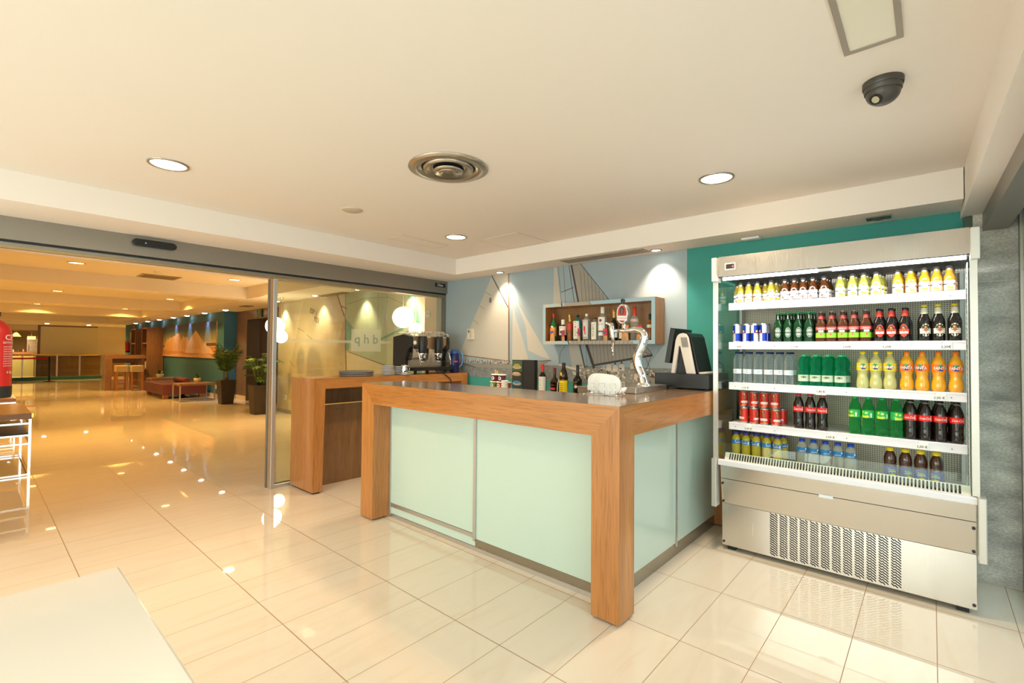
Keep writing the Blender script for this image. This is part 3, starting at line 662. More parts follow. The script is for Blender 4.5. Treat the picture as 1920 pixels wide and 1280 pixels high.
# framed landscape print of pale rock peaks on the teal wall
PXL, PXR, PZ0, PZ1 = -20.45, -14.90, 1.094, 2.135
t = thing('mountain_print', 'wide print of orange rock peaks under a dark sky on the teal wall', 'picture', (-17.7, 4.5, 1.1))
MB().box(PXL, PXR, 4.46, 4.499, PZ0, PZ1).build('panel', mat('print_edge', (.50, .36, .2), .5), t)
b = MB(); Yp = 4.4585
b.xz([(PXL, PZ0), (PXR, PZ0), (PXR, PZ1), (PXL, PZ1)], Yp, 0)
PW, PH = PXR-PXL, PZ1-PZ0
def pp(l): return [(PXL+a*PW, PZ0+c*PH) for a, c in l]
b.xz(pp([(0, .30), (1, .34), (1, .42), (0, .36)]), Yp-.001, 3)
b.xz(pp([(0, .0), (1, 0), (1, .30), (.86, .34), (.70, .27), (.5, .22), (.3, .2), (0, .26)]), Yp-.002, 2)
b.xz(pp([(.02, .20), (.06, .44), (.10, .58), (.13, .55), (.16, .62), (.20, .60), (.235, .66), (.27, .64), (.30, .72), (.345, .75), (.37, .68), (.40, .50), (.44, .64), (.48, .60), (.52, .62), (.55, .50), (.60, .16)]), Yp-.003, 1)
b.xz(pp([(.48, .13), (.54, .42), (.60, .62), (.66, .76), (.675, .79), (.72, .68), (.78, .52), (.82, .40), (.84, .46), (.86, .34), (.92, .28), (.98, .12)]), Yp-.004, 4)
for x in (.09, .13, .18, .21, .25, .29, .33, .36, .43, .47): b.xz(pp([(x, .20), (x+.012, .20), (x+.009, .50)]), Yp-.005, 2)
for x, h in ((.62, .45), (.66, .55), (.70, .5), (.74, .4)): b.xz(pp([(x, .25), (x+.01, .25), (x+.012, h)]), Yp-.005, 2)
b.xz(pp([(0, .0), (1, 0), (1, .07), (.8, .13), (.6, .06), (.35, .10), (.15, .05), (0, .08)]), Yp-.006, 1)
b.build('print', [ramp_z('print_sky', [(0, (.50, .40, .16)), (.45, (.22, .22, .15)), (.75, (.035, .09, .15)), (1, (.06, .045, .11))], PZ0+.3-1.1, PZ1-1.1), mat('print_rock', (.62, .36, .20), .6, noise=.25, nscale=6), mat('print_sand', (.52, .24, .09), .6, noise=.2, nscale=4), mat('print_band', (.13, .07, .05), .6), mat('print_peak', (.70, .48, .28), .6, noise=.15, nscale=5)], t)

# ================================================================= LOBBY
rows = [('first', -9.5, (.99, 3.12)), ('second', -14.55, (1.22, 3.30)), ('third', -19.35, (1.20, 3.20))]
LL = [('nearer the entrance side', 'nearer the plants'), ('over the middle of the floor', 'in front of the teal wall'), ('towards the barrier posts', 'above the far high table')]
for k, (nn, x, ys) in enumerate(rows):
    for j, y in enumerate(ys):
        downlight(x, y, LC, 'round lobby ceiling lamp in the %s ceiling bay, %s' % (nn, LL[k][j]), .105, 34, LOBW, LAMPW2, 'lobby ceiling lamps', 'lobby_downlight')
# unseen lamps added to keep the side of the lobby lit
for k, x in enumerate((-7.6, -12.7, -17.7)):
    downlight(x, -2.0, LC, 'added round ceiling lamp lighting the unseen side of the lobby, %s bay' % ('first', 'second', 'third')[k], .105, 34, LOBW, LAMPW2, 'lobby ceiling lamps', 'lobby_downlight')
for x, y, w in ((-28.0, 2.05, 'left'), (-28.2, 3.4, 'right')):
    spot(x, y, LS, 0, 'tiny bright ceiling spot before the frosted panel, %s one' % w, 260, LOBW, 'far ceiling spots', ty=40, size=110, r=.08, name='far_ceiling_spot', dome=.03)
spot(-24.0, .9, LS+.235, 0, 'ceiling spot over the barrier posts in the distance', 260, LOBW, 'far ceiling spots', ty=0, size=120, r=.05, name='far_ceiling_spot')
xs = [(-5.95, 'above the right part of the sand coloured mural', WASH), (-7.25, 'above the mast of the sand coloured mural', WASH), (-8.75, 'above the ESP lettering of the lobby mural', WASH), (-10.45, 'before the brown panelled doorway', WASH)]
for x, w, c in xs: spot(x, 4.27, LS, 0, 'small recessed spotlight ' + w, 55, (1.0, .76, .50), 'spotlights over the lobby mural', ty=10, size=84, name='lobby_spotlight', r=.055, dome=.018)
pos = [(-13.9, 'first from the projecting wall corner'), (-15.6, 'second from the projecting wall corner'), (-17.3, 'third from the projecting wall corner'), (-18.8, 'fourth, above the tall shelf unit'), (-20.6, 'fifth, beyond the tall shelf unit'), (-22.3, 'sixth, before the far fire extinguisher'), (-24.3, 'last, farthest along the teal wall')]
for x, w in pos: spot(x, 4.37, LS, 0, 'cool white wall washer over the teal wall, ' + w, 42, COOL, 'wall washers over the teal wall', ty=6, size=60, name='teal_wall_spotlight', r=.075, dome=.028)
# ceiling fittings of the lobby
t = thing('lobby_air_grille', 'flat rectangular air grille in the lobby ceiling behind the door header', 'air vent', (-10.2, 2.15, LC))
MB().box(-10.40, -9.92, 1.86, 2.42, LC-.012, LC).build('frame', mat('ochre_grille', (.42, .33, .18), .5), t)
b = MB()
for i in range(8): b.box(-10.38+i*.056, -10.35+i*.056, 1.89, 2.39, LC-.016, LC-.0122)
b.build('slats', mat('grille_slat_dark', (.22, .16, .08), .5), t)
t = thing('lobby_round_diffuser', 'round cream air diffuser in the lobby ceiling, half hidden by the header', 'air vent', (-8.45, 2.0, LC), None, False)
MB().lathe([(.24, 0), (.235, -.02), (.15, -.03), (.10, -.05), (.0001, -.055)], 36).build('cone', PLASTER_L, t)
tag(MB().lathe([(.07, LC), (.065, LC-.02), (.0001, LC-.025)], 24, (-9.55, 2.0, 0)).build('lobby_smoke_detector', PLASTER_L), 'small round detector beside the lobby air grille', 'smoke detector')
t = thing('mural_top_grille', 'dark slotted air grille above the sand coloured mural', 'air vent', (-8.3, 4.2, LS))
MB().box(-8.75, -7.80, 4.30, 4.43, LS-.012, LS).build('slats', mat('dark_beige_grille', (.25, .20, .14), .5), t)
t = thing('lobby_ceiling_speaker', 'small square grille in the lobby ceiling edge near the plants', 'air vent', (-12.2, 4.3, LS))
MB().box(-12.45, -12.05, 4.2, 4.4, LS-.01, LS).build('slats', mat('dark_beige_grille'), t)

# globe lamps
GLOBE = mat('opal_globe_lit', (1, .95, .85), .4, emit=(1.0, .86, .62), es=7.5)
def globe_lamp(x, y, z, r, x2, y2, z2, r2, lab):
    t = thing('globe_pendant', lab, 'pendant lamp', (x, y, LS), 'glowing globe pendants')
    MB().sphere((x, y, z), r, 28).build('globe', GLOBE, t)
    MB().sphere((x2, y2, z2), r2, 24).build('small_globe', GLOBE, t)
    for (a, c, d, e) in ((x, y, z, r), (x2, y2, z2, r2)):
        MB().tube([(a, c, d+e), (a, c, LS-.02)], .003, 6).build('cord', mat('pale_cord', (.6, .5, .35), .6), t)
        MB().lathe([(.04, 0), (.04, -.02), (.0001, -.022)], 20, (a, c, LS)).build('ceiling_cup', CHROME, t)
globe_lamp(-9.31, 3.776, 1.80, .17, -9.64, 4.022, 1.61, .125, 'pair of glowing globes right behind the aluminium door post')
globe_lamp(-5.66, 4.06, 1.83, .150, -5.62, 4.25, 1.665, .095, 'pair of glowing globes above the espresso machine')

# lift doorway, exit sign
t = thing('lift_door', 'dark brown lift door in the brown panelled wall behind the plants', 'door', (-12.2, 5.1, 0))
MB().box(-13.60, -12.25, 5.12, 5.17, 0, 2.14).box(-12.24, -10.95, 5.12, 5.17, 0, 2.14).build('door_leaf', mat('dark_door', (.050, .026, .016), .3), t)
MB().box(-13.64, -13.60, 4.80, 5.16, 0, 2.14).box(-13.64, -10.95, 4.80, 4.82, 2.14, 2.17).build('frame', mat('bronze_frame', (.22, .17, .12), .3, .6), t)
t = thing('exit_sign', 'small upright green emergency exit sign above the dark doorway', 'sign', (-12.80, 4.815, 2.18))
MB().box(-12.95, -12.66, 4.79, 4.815, 2.175, 2.375).build('panel', mat('sign_green', (.02, .13, .06), .5), t)
b = MB(); y = 4.788
for (a, c, d, e) in ((-12.93, -12.68, 2.185, 2.19), (-12.93, -12.68, 2.36, 2.365), (-12.93, -12.92, 2.19, 2.36), (-12.69, -12.68, 2.19, 2.36), (-12.87, -12.74, 2.215, 2.225), (-12.87, -12.86, 2.225, 2.25), (-12.75, -12.74, 2.225, 2.25), (-12.87, -12.74, 2.27, 2.28), (-12.82, -12.80, 2.28, 2.35), (-12.87, -12.75, 2.33, 2.34)):
    b.xz([(a, d), (c, d), (c, e), (a, e)], y)
b.build('pictogram', mat('sign_pale', (.55, .60, .35), .5), t)

# potted plants
LEAFS = [mat('leaf_%s' % a, c, .45) for a, c in (('dark_green', (.035, .085, .018)), ('green', (.07, .15, .025)), ('light_green', (.20, .30, .04)))]
def planter(t, x, y, h, wt, wb):
    v = []
    for z, w in ((0, wb), (h, wt)): v += [(x-w, y-w, z), (x+w, y-w, z), (x+w, y+w, z), (x-w, y+w, z)]
    MB().hexa(v).build('planter', mat('dark_brown_planter', (.040, .030, .022), .45), t, .008)
    MB().box(x-wt+.015, x+wt-.015, y-wt+.015, y+wt-.015, h, h+.006).build('soil', mat('soil', (.03, .02, .012), .9), t)
def frond(b, base, d, ln, droop, nleaf, lw, ll, mi, rnd, rise=1.0):
    P = []
    for i in range(13):
        u = i/12; P.append(Vector((base[0]+d[0]*ln*u*(.35+.65*u), base[1]+d[1]*ln*u*(.35+.65*u), base[2]+rise*ln*u-droop*ln*u**2.4)))
    b.tube(P, [.006*(1-.7*i/12) for i in range(13)], 4, 2)
    for i in range(2, nleaf):
        u = i/nleaf; k = u*12; a = int(min(11, k)); p = P[a].lerp(P[a+1], k-a); tn = (P[a+1]-P[a]).normalized()
        side = tn.cross(Vector((0, 0, 1)))
        if side.length < .05: side = Vector((-d[1], d[0], 0))
        side.normalize()
        L_ = ll*(math.sin(PI*min(1, u*.85+.18)))**.7
        for sg in (-1, 1):
            dirv = (tn*.75+side*sg*.8+Vector((0, 0, -.25+rnd.uniform(-.15, .15)))).normalized()
            q = p+dirv*L_; mid = p+dirv*L_*.45; wv = tn.cross(dirv).cross(dirv).normalized()*lw
            tip = q+Vector((0, 0, -L_*.15))
            b.add([p, mid+wv, tip, mid-wv], [(0, 1, 2, 3)], mi if rnd.random() < .7 else (mi+1) % 3)
def palm():
    x, y = -13.15, 4.18
    t = thing('potted_palm', 'potted palm with arching feathery fronds by the teal wall corner', 'potted plant', (x, y, 0))
    planter(t, x, y, .585, .175, .13)
    MB().tube([(x, y, .59), (x+.01, y, .70), (x, y, .80)], [.05, .04, .03], 10).build('stem', mat('palm_stem', (.16, .12, .03), .7), t)
    rnd = random.Random(5); b = MB()
    for i in range(13):
        a = i*2.4; d = (math.cos(a), math.sin(a)*.8); r = rnd.uniform(.85, 1.1)
        frond(b, (x+d[0]*.02, y+d[1]*.02, .72), (d[0]*rnd.uniform(.30, .75), d[1]*rnd.uniform(.2, .4)), .95*r, rnd.uniform(.15, .45), 26, .010, .26, rnd.choice([0, 0, 1, 1]), rnd)
    b.build('fronds', LEAFS, t)
palm()
def umbrella_plant():
    x, y = -10.62, 4.00
    t = thing('potted_philodendron', 'potted plant with large lobed leaves nearest the door post', 'potted plant', (x, y, 0))
    planter(t, x, y, .615, .17, .125)
    rnd = random.Random(11); b = MB(); st = MB()
    for i in range(36):
        a = i*2.399; r = rnd.uniform(.15, .58); z = rnd.uniform(.85, 1.38)-.25*r; 
        c = Vector((x+math.cos(a)*r, y+math.sin(a)*r*.55, z)); p0 = Vector((x+math.cos(a)*.03, y+math.sin(a)*.03, .62))
        st.tube([p0, p0.lerp(c, .5)+Vector((0, 0, .12)), c], [.007, .005, .004], 5)
        out = Vector((math.cos(a), math.sin(a), -.25)).normalized(); side = out.cross(Vector((0, 0, 1))).normalized(); mi = rnd.choice([0, 0, 1, 1, 2]) if z > 1.15 else rnd.choice([0, 0, 1])
        S_ = rnd.uniform(.16, .26)
        for k in range(9):   # lobes of the deeply cut leaf
            g = (k-4)*.42; dv = (out*math.cos(g)+side*math.sin(g)+Vector((0, 0, -.12))).normalized(); ln = S_*(1-.08*abs(k-4)); wv = dv.cross(Vector((0, 0, 1))).normalized()*ln*.13
            b.add([c, c+dv*ln*.55+wv, c+dv*ln, c+dv*ln*.55-wv], [(0, 1, 2, 3)], mi)
    st.build('stems', mat('green_stem', (.06, .09, .02), .6), t); b.build('leaves', LEAFS, t)
umbrella_plant()

# daybed, side tables
PLUM = mat('plum_leather', (.13, .030, .035), .5, noise=.15, nscale=20)
t = thing('plum_daybed', 'low plum coloured daybed with bolster against the teal wall', 'daybed', (-16.2, 3.85, 0))
MB().box(-17.45, -15.35, 3.36, 4.40, .11, .40).build('cushion', PLUM, t, .02)
for x in (-17.35, -15.55):
    for y in (3.40, 4.24): MB().box(x, x+.11, y, y+.11, 0, .11).build('leg', OAK_Z, t)
MB().tube([(-16.45, 3.92, .475), (-15.40, 3.92, .475)], .078, 20).build('bolster', PLUM, t)
WTOP = wood('brown_table_top', (.26, .13, .05), (.36, .19, .08), 'Y')
def side_table(x0, x1, y0, y1, h, lab, w=.028, name='side_table'):
    t = thing(name, lab, 'side table', ((x0+x1)/2, (y0+y1)/2, 0))
    MB().box(x0, x1, y0, y1, h-.05, h).build('tabletop', WTOP, t, .003)
    for (a, c) in ((x0, y0), (x1-w, y0), (x0, y1-w), (x1-w, y1-w)): MB().box(a, a+w, c, c+w, 0, h-.05).build('leg', ALU, t)
    b = MB().box(x0+w, x1-w, y0, y0+w, 0, w).box(x0+w, x1-w, y1-w, y1, 0, w).box(x0, x0+w, y0+w, y1-w, 0, w).box(x1-w, x1, y0+w, y1-w, 0, w)
    b.build('floor_rail', ALU, t)
    return t
side_table(-14.95, -14.27, 3.48, 4.28, .46, 'wood topped side table on a metal frame beside the plum daybed')
side_table(-18.15, -17.50, 3.55, 4.25, .46, 'wood topped side table at the far end of the daybed')
def succulent(x, y, z, lab, s=1.0):
    t = thing('potted_succulent', lab, 'potted plant', (x, y, z), 'small potted succulents', False)
    MB().lathe([(.045*s, 0), (.07*s, .03*s), (.075*s, .09*s), (.068*s, .095*s), (.0001, .09*s)], 18).build('pot', mat('pale_stone_pot', (.62, .55, .42), .7), t)
    rnd = random.Random(int(x*10)); b = MB()
    for i in range(26):
        a = rnd.uniform(0, 6.28); e = rnd.uniform(.2, 1.4); d = Vector((math.cos(a)*math.cos(e), math.sin(a)*math.cos(e), math.sin(e))); sd = d.cross(Vector((0, 0, 1))).normalized()*.012*s
        p = Vector((0, 0, .09*s)); b.add([p, p+d*.06*s+sd, p+d*.125*s, p+d*.06*s-sd], [(0, 1, 2, 3)], rnd.choice([0, 1]))
    b.build('leaves', LEAFS, t)
succulent(-14.85, 4.02, .46, 'small succulent in a pale pot on the side table before the daybed', 1.15)
succulent(-17.7, 3.8, .46, 'small succulent in a pale pot on the far side table by the shelf unit', 1.3)
t = thing('wall_socket', 'white wall socket low on the teal wall beside the side table', 'socket', (-15.0, 4.5, .28))
MB().box(-15.02, -14.90, 4.488, 4.5, .25, .36).build('plate', WHITEP, t); MB().tube([(-14.96, 4.488, .305), (-14.96, 4.486, .305)], .022, 16).build('socket_well', mat('socket_grey', (.3, .3, .28), .5), t)
t = thing('wall_socket', 'white wall socket low on the sand coloured mural', 'socket', (-10.35, 4.45, .3))
MB().box(-10.43, -10.33, 4.434, 4.445, .285, .385).build('plate', WHITEP, t); MB().tube([(-10.38, 4.434, .335), (-10.38, 4.432, .335)], .02, 16).build('socket_well', mat('socket_grey'), t)
# tall shelf unit
def shelf_unit(x0, x1, y0, lab, h=2.09):
    t = thing('tall_shelf_unit', lab, 'bookcase', ((x0+x1)/2, 4.2, 0), 'tall wooden shelf units')
    MB().box(x1-.05, x1, y0, 4.48, 0, h).build('side_panel', WAL_Z, t); MB().box(x0, x0+.05, y0, 4.48, 0, h).build('side_panel', WAL_Z, t)
    MB().box(x0+.05, x1-.05, 4.44, 4.48, 0, h).build('back_panel', WAL_Z, t)
    for z in (.06, .62, 1.02, 1.52, h-.04): MB().box(x0+.05, x1-.05, y0+.01, 4.44, z, z+.04).build('shelf', OAK_X, t)
shelf_unit(-21.25, -20.47, 4.0, 'tall brown shelf unit nearer the mountain print'); shelf_unit(-23.0, -22.25, 4.0, 'tall brown shelf unit farther along the teal wall')
for i in range(4):
    c = [(.05, .06, .20), (.03, .05, .16), (.45, .10, .05), (.04, .07, .22)][i]
    t = thing('book', ['dark blue', 'navy', 'red', 'slate blue'][i]+' book standing on the near shelf unit behind the high table', 'book', (-20.8+.05*i, 4.1, .66), 'books on the shelf unit')
    MB().box(-20.85+.05*i, -20.81+.05*i, 4.03, 4.28, .66, .92-.02*(i % 2)).build('cover', mat('book_cover_%d' % i, c, .6), t)
    MB().box(-20.846+.05*i, -20.814+.05*i, 4.028, 4.0299, .67, .90).build('pages', WHITEP, t)
# high table with two stools
t = thing('high_table', 'brown wooden high table with thick end panel near the shelf unit', 'high table', (-19.9, 3.3, 0))
MB().box(-20.35, -19.75, 2.80, 3.82, 1.02, 1.14).build('tabletop', WAL_Y, t)
MB().box(-20.35, -19.75, 2.80, 2.97, 0, 1.02).build('end_panel', WAL_Z, t)
MB().box(-20.30, -19.80, 3.74, 3.82, 0, 1.02).build('end_panel', WAL_Z, t)
MB().box(-20.33, -20.28, 2.97, 3.74, .86, 1.02).build('rear_apron', WAL_Y, t)
tag(MB().box(-20.15, -19.9, 3.40, 3.70, 1.14, 1.155).build('laptop', BLACK), 'closed dark laptop on top of the high table', 'laptop')
def stool(x, y, lab):
    t = thing('upholstered_high_stool', lab, 'stool', (x, y, 0), 'high stools at the brown table', False)
    MB().box(-.19, .19, -.155, .155, .60, .80).build('seat', mat('mustard_upholstery', (.56, .43, .22), .7), t, .015)
    for sx in (-1, 1):
        for sy in (-1, 1): MB().box(sx*.165-.022, sx*.165+.022, sy*.13-.022, sy*.13+.022, 0, .60).build('leg', OAK_Z, t)
    MB().box(.15, .18, -.108, .108, .33, .36).box(-.18, -.15, -.108, .108, .20, .23).build('footrest', OAK_Y, t)
    return t
stool(-19.55, 3.17, 'high stool with mustard seat at the brown table, nearer its thick end panel')
stool(-19.35, 3.52, 'high stool with mustard seat at the brown table, nearer the shelf unit')
# far fire extinguisher on the teal wall
def extinguisher(x, y, z, s, lab, rz=0, detail=False, hs=1):
    t = thing('fire_extinguisher', lab, 'fire extinguisher', (x, y, z), None, False); t.rotation_euler = (0, 0, rz)
    MB().lathe([(.0001, .0), (.070*s, .0), (.076*s, .012*s), (.076*s, .07*s)], 28).build('rubber_foot', BLACKM, t)
    MB().lathe([(.074*s, .07*s), (.074*s, .38*s), (.062*s, .43*s), (.03*s, .462*s), (.018*s, .468*s), (.018*s, .49*s)], 28).build('cylinder', RED, t)
    b = MB().lathe([(.022*s, .49*s), (.022*s, .515*s), (.012*s, .52*s)], 16)
    b.tube([(0, 0, .515*s), (.05*s*hs, 0, .535*s), (.12*s*hs, 0, .53*s)], .007*s, 8).tube([(0, 0, .505*s), (.05*s*hs, 0, .51*s), (.12*s*hs, 0, .495*s)], .007*s, 8).build('valve_and_handle', BLACK, t)
    MB().tube([(0, 0, .50*s), (-.05*s, -.03*s, .51*s), (-.070*s, -.066*s, .46*s), (-.069*s, -.066*s, .36*s), (-.067*s, -.064*s, .22*s), (-.065*s, -.062*s, .10*s)], .012*s, 10).build('hose', BLACKM, t)
    if detail:
        b = MB(); 
        b.textcyl('CE', .050, .0752*s, .39, 0, -1.05); b.textcyl('EXTINTOR', .018, .0752*s, .365, 0, -1.0)
        for k in range(9): b.textcyl('polvo polivalente', .0115, .0752*s, .34-.016*k, 0, -1.0)
        b.textcyl('6 kg', .024, .0752*s, .165, 0, -1.0)
        b.build('printed_label', mat('pale_print', (.75, .65, .62), .5), t)
    return t
extinguisher(-25.9, 4.40, 1.17, 1.0, 'small red fire extinguisher on the teal wall far behind the shelf units')
t = thing('hose_reel_sign', 'narrow pale fire sign strip above the far extinguisher', 'sign', (-25.9, 4.49, 1.8))
MB().box(-26.0, -25.8, 4.485, 4.498, 1.72, 2.05).build('panel', mat('pale_yellow_sign', (.45, .42, .25), .6), t)
for x, c, w in ((-25.2, (.45, .10, .05), 'nearer'), (-23.8, (.40, .12, .05), 'above the far shelf unit,')):
    t = thing('small_red_sign', 'small reddish sign high on the teal wall, %s one' % w.rstrip(','), 'sign', (x, 4.49, 2.1))
    MB().box(x-.06, x+.06, 4.485, 4.498, 2.08, 2.30).build('panel', mat('red_sign_%s' % w[:4], c, .6), t)
# near extinguisher hanging on the pier at the left edge
extinguisher(-4.73, .098, 1.02, 1.12, 'large red fire extinguisher with white print at the left edge of the doorway', PI*.62, True, -1)
tag(MB().box(-4.82, -4.80, .00, .04, 1.30, 1.36).build('extinguisher_bracket', ALU_D), 'small metal hook holding the near fire extinguisher', 'bracket')

# barrier posts with red belt
def post(x, y, lab):
    t = thing('barrier_post', lab, 'barrier post', (x, y, 0), 'barrier posts', False)
    MB().lathe([(.0001, .0), (.19, 0), (.19, .012), (.03, .035), (.0001, .035)], 28).build('base', BLACKM, t)
    MB().lathe([(.032, .035), (.032, .90)], 16).build('pole', BLACKM, t)
    MB().lathe([(.036, .90), (.036, .985), (.0001, .99)], 16).build('belt_head', BLACK, t)
post(-26.17, .96, 'black barrier post at the left end of the red belt'); post(-26.5, 2.04, 'black barrier post at the right end of the red belt')
tag(MB().hexa([(-26.18, 1.0, .90), (-26.49, 2.0, .90), (-26.495, 2.0, .90), (-26.185, 1.0, .90), (-26.17, .99, .965), (-26.5, 2.01, .965), (-26.505, 2.01, .965), (-26.175, .99, .965)]).build('retractable_belt', mat('red_belt', (.42, .01, .01), .6)), 'red belt stretched between the two black barrier posts', 'barrier belt')
# glass balustrade on a teal kerb
t = thing('glass_balustrade', 'glass balustrade with brass coloured rail on a teal kerb', 'balustrade', (-27.8, 2.0, 0))
MB().box(-28.1, -27.75, -2.0, 3.85, 0, .13).build('kerb', mat('teal_kerb', (.03, .16, .15), .5), t)
ys = [-1.2, .1, 1.35, 2.38, 3.1, 3.82]
for i in range(len(ys)-1): MB().box(-27.93, -27.92, ys[i]+.03, ys[i+1]-.03, .15, .98).build('glass_panel', GLASSG, t)
for y in ys: MB().box(-27.95, -27.90, y-.025, y+.025, .13, 1.02).build('post', ALU, t)
MB().tube([(-27.92, -1.5, 1.05), (-27.92, 3.9, 1.05)], .035, 12).build('handrail', mat('brass_rail', (.55, .38, .14), .25, .9), t)
# reception area behind
t = thing('reception_desk', 'long brown reception desk behind the glass balustrade', 'reception desk', (-30, 2.9, 0))
MB().box(-30.2, -29.6, 1.85, 5.5, .04, 1.02).build('front_panel', wood('desk_brown', (.10, .045, .010), (.16, .075, .02), 'Y'), t)
MB().box(-30.25, -29.5, 1.80, 5.55, 1.02, 1.07).build('desktop', WAL_Y, t); MB().box(-30.1, -29.7, 1.9, 5.4, 0, .04).build('plinth', ALU_D, t)
t = thing('kitchen_counter', 'pale counter with brown top in the room beyond the opening', 'counter', (-32.5, 1.2, 0))
MB().box(-33.0, -32.4, .2, 1.95, 0, 1.0).build('front', mat('olive_cream', (.42, .38, .16), .6), t); MB().box(-33.05, -32.35, .15, 1.98, 1.0, 1.14).build('worktop', WAL_Y, t)
t = thing('steel_column_fridge', 'grey steel cabinet beside the far kitchen opening', 'cabinet', (-33.4, 1.95, 0))
MB().box(-33.9, -33.3, 1.75, 2.2, 0, 1.78).build('body', STEEL, t); MB().box(-33.29, -33.27, 1.80, 1.83, 1.2, 1.5).build('handle', CHROME, t)
struct('wall_kitchen_header', MB().box(-30.6, -30.4, -4.2, 1.93, 2.13, LS), mat('warm_white_paint'))
struct('trim_18', MB().box(-30.6, -30.38, -4.2, 1.93, 2.10, 2.13), WAL_Y)
struct('wall_kitchen_back', MB().box(-35.2, -35.0, -4.2, 4.0, 0, LS), mat('kitchen_wall', (.66, .58, .32), .7))
SH = mat('lit_lampshade', (1, .7, .3), .6, emit=(1.0, .50, .10), es=3.0)
t = thing('cone_pendant', 'glowing cone shaped pendant lamp in the far kitchen opening', 'pendant lamp', (-31.5, 1.30, LS))
MB().lathe([(.16, 0), (.15, .02), (.05, .17), (.02, .18)], 24, (-31.5, 1.30, 1.86)).build('shade', SH, t); MB().tube([(-31.5, 1.30, 2.04), (-31.5, 1.36, 2.2), (-31.5, 1.42, LS)], .008, 6).build('cord', mat('orange_cord', (.5, .2, .05), .5), t)
area('lamp', (0, 0, -.56), (0, 0, 0), .3, .3, 60, WARM, t, 'DISK')
t = thing('drum_pendant', 'glowing drum shaped pendant lamp beside the steel cabinet', 'pendant lamp', (-31.5, 1.82, LS))
MB().lathe([(.14, 0), (.14, .14), (.0001, .14)], 24, (-31.5, 1.80, 1.74)).build('shade', SH, t); MB().tube([(-31.5, 1.80, 1.88), (-31.5, 1.80, LS)], .006, 6).build('cord', mat('orange_cord'), t)
rnd = random.Random(4)
for i in range(6):
    y = .75+i*.17; h = rnd.uniform(.10, .22)
    tag(MB().lathe([(.03, 1.14), (.04, 1.14+h*.5), (.02, 1.14+h*.8), (.02, 1.14+h), (.0001, 1.14+h)], 12, (-32.6, y, 0)).build('jar', mat('jar_%d' % (i % 3), [(.6, .5, .3), (.08, .06, .04), (.5, .2, .1)][i % 3], .4)), 'small jar on the far kitchen counter, '+ORD[i] , 'jar', 'jars on the far kitchen counter')

# low racks with wooden seats at the left edge of the doorway
def rack(x0, x1, y0, y1, h, lab, name='chrome_frame_bench'):
    t = thing(name, lab, 'bench', ((x0+x1)/2, (y0+y1)/2, 0), 'wood topped chrome benches at the left edge'); w = .022
    MB().box(x0, x1, y0, y1, h-.06, h).build('tabletop', WTOP, t, .003)
    for (a, c) in ((x0, y0), (x1-w, y0), (x0, y1-w), (x1-w, y1-w)): MB().box(a, a+w, c, c+w, 0, h-.06).build('leg', CHROME, t)
    for z in (.005, .33, .42, h-.115): MB().box(x1-w, x1, y0+w, y1-w, z, z+.018).box(x0+w, x1-w, y1-w, y1, z, z+.018).box(x0, x0+w, y0+w, y1-w, z, z+.018).build('rail', CHROME, t)
    MB().box(x0+w, x1-w, y0+w, y1-w, .438, .45).build('lower_shelf', BLACK, t)
    return t
rack(-8.60, -7.20, -.40, .43, .66, 'nearer wood topped chrome bench at the left edge of the picture')
rack(-12.6, -11.6, -.55, .50, .50, 'farther wood topped chrome bench behind the fire extinguisher')

# white table in the foreground
t = thing('white_table', 'glossy white table top in the lower left foreground', 'table', (-1.33, -.1, 0))
WT = mat('glossy_white_laminate', (.84, .80, .73), .16, coat=.4)
MB().box(-1.74, -.80, -.75, .288, .715, .74).build('tabletop', WT, t, .006)
MB().box(-1.34, -1.24, -.28, -.18, .02, .715).build('column', CHROME, t)
MB().box(-1.60, -.98, -.54, .08, 0, .02).build('base', CHROME, t)

# ================================================================= THINGS ON AND BEHIND THE BAR
# framed box shelf on the mural
BX0, BX1, BZ0, BZ1, BY = -3.045, -1.81, 1.432, 1.848, 3.94
t = thing('box_shelf', 'open wooden box shelf with mural printed front frame, full of spirit bottles', 'shelf', (-2.43, 4.04, 1.43))
w = .034
MB().box(BX0, BX1, BY, WY-.006, BZ0, BZ0+w).build('bottom_board', OAK_X, t); MB().box(BX0, BX1, BY, WY-.006, BZ1-w, BZ1).build('top_board', OAK_X, t)
MB().box(BX0, BX0+w, BY, WY-.006, BZ0+w, BZ1-w).build('side_board', OAK_Z, t); MB().box(BX1-w, BX1, BY, WY-.006, BZ0+w, BZ1-w).build('side_board', OAK_Z, t)
MB().box(BX0+w, BX1-w, WY-.018, WY-.006, BZ0+w, BZ1-w).build('back_board', wood('oak_back', (.26, .12, .04), (.36, .18, .065), 'Z'), t)
b = MB(); y = BY-.004
b.box(BX0, BX1, y, BY, BZ0, BZ0+w).box(BX0, BX1, y, BY, BZ1-w, BZ1).box(BX0, BX0+w, y, BY, BZ0+w, BZ1-w).box(BX1-w, BX1, y, BY, BZ0+w, BZ1-w)
y2 = y-.0004
b.xz([(BX0+.02, BZ1-w), (BX0+.10, BZ1-w), (BX0+.095, BZ1-.001), (BX0+.02, BZ1-.001)], y2, 1)
b.xz([(BX0+.15, BZ1-w), (BX0+.23, BZ1-w), (BX0+.23, BZ1-.001), (BX0+.15, BZ1-.001)], y2, 1)
b.xz([(BX0+.27, BZ1-w), (-2.46, BZ1-w), (-2.485, BZ1-.001), (BX0+.27, BZ1-.001)], y2, 2)
b.xz(strip((-2.80, BZ1-w), (-2.81, BZ1-.001), .014), y2-.0003, 3); b.xz(strip((-2.46, BZ1-w), (-2.485, BZ1), .005), y2-.0003, 3)
b.xz([(BX0+.03, BZ0+.001), (BX0+.12, BZ0+.001), (BX0+.14, BZ0+w), (BX0+.03, BZ0+w)], y2, 1)
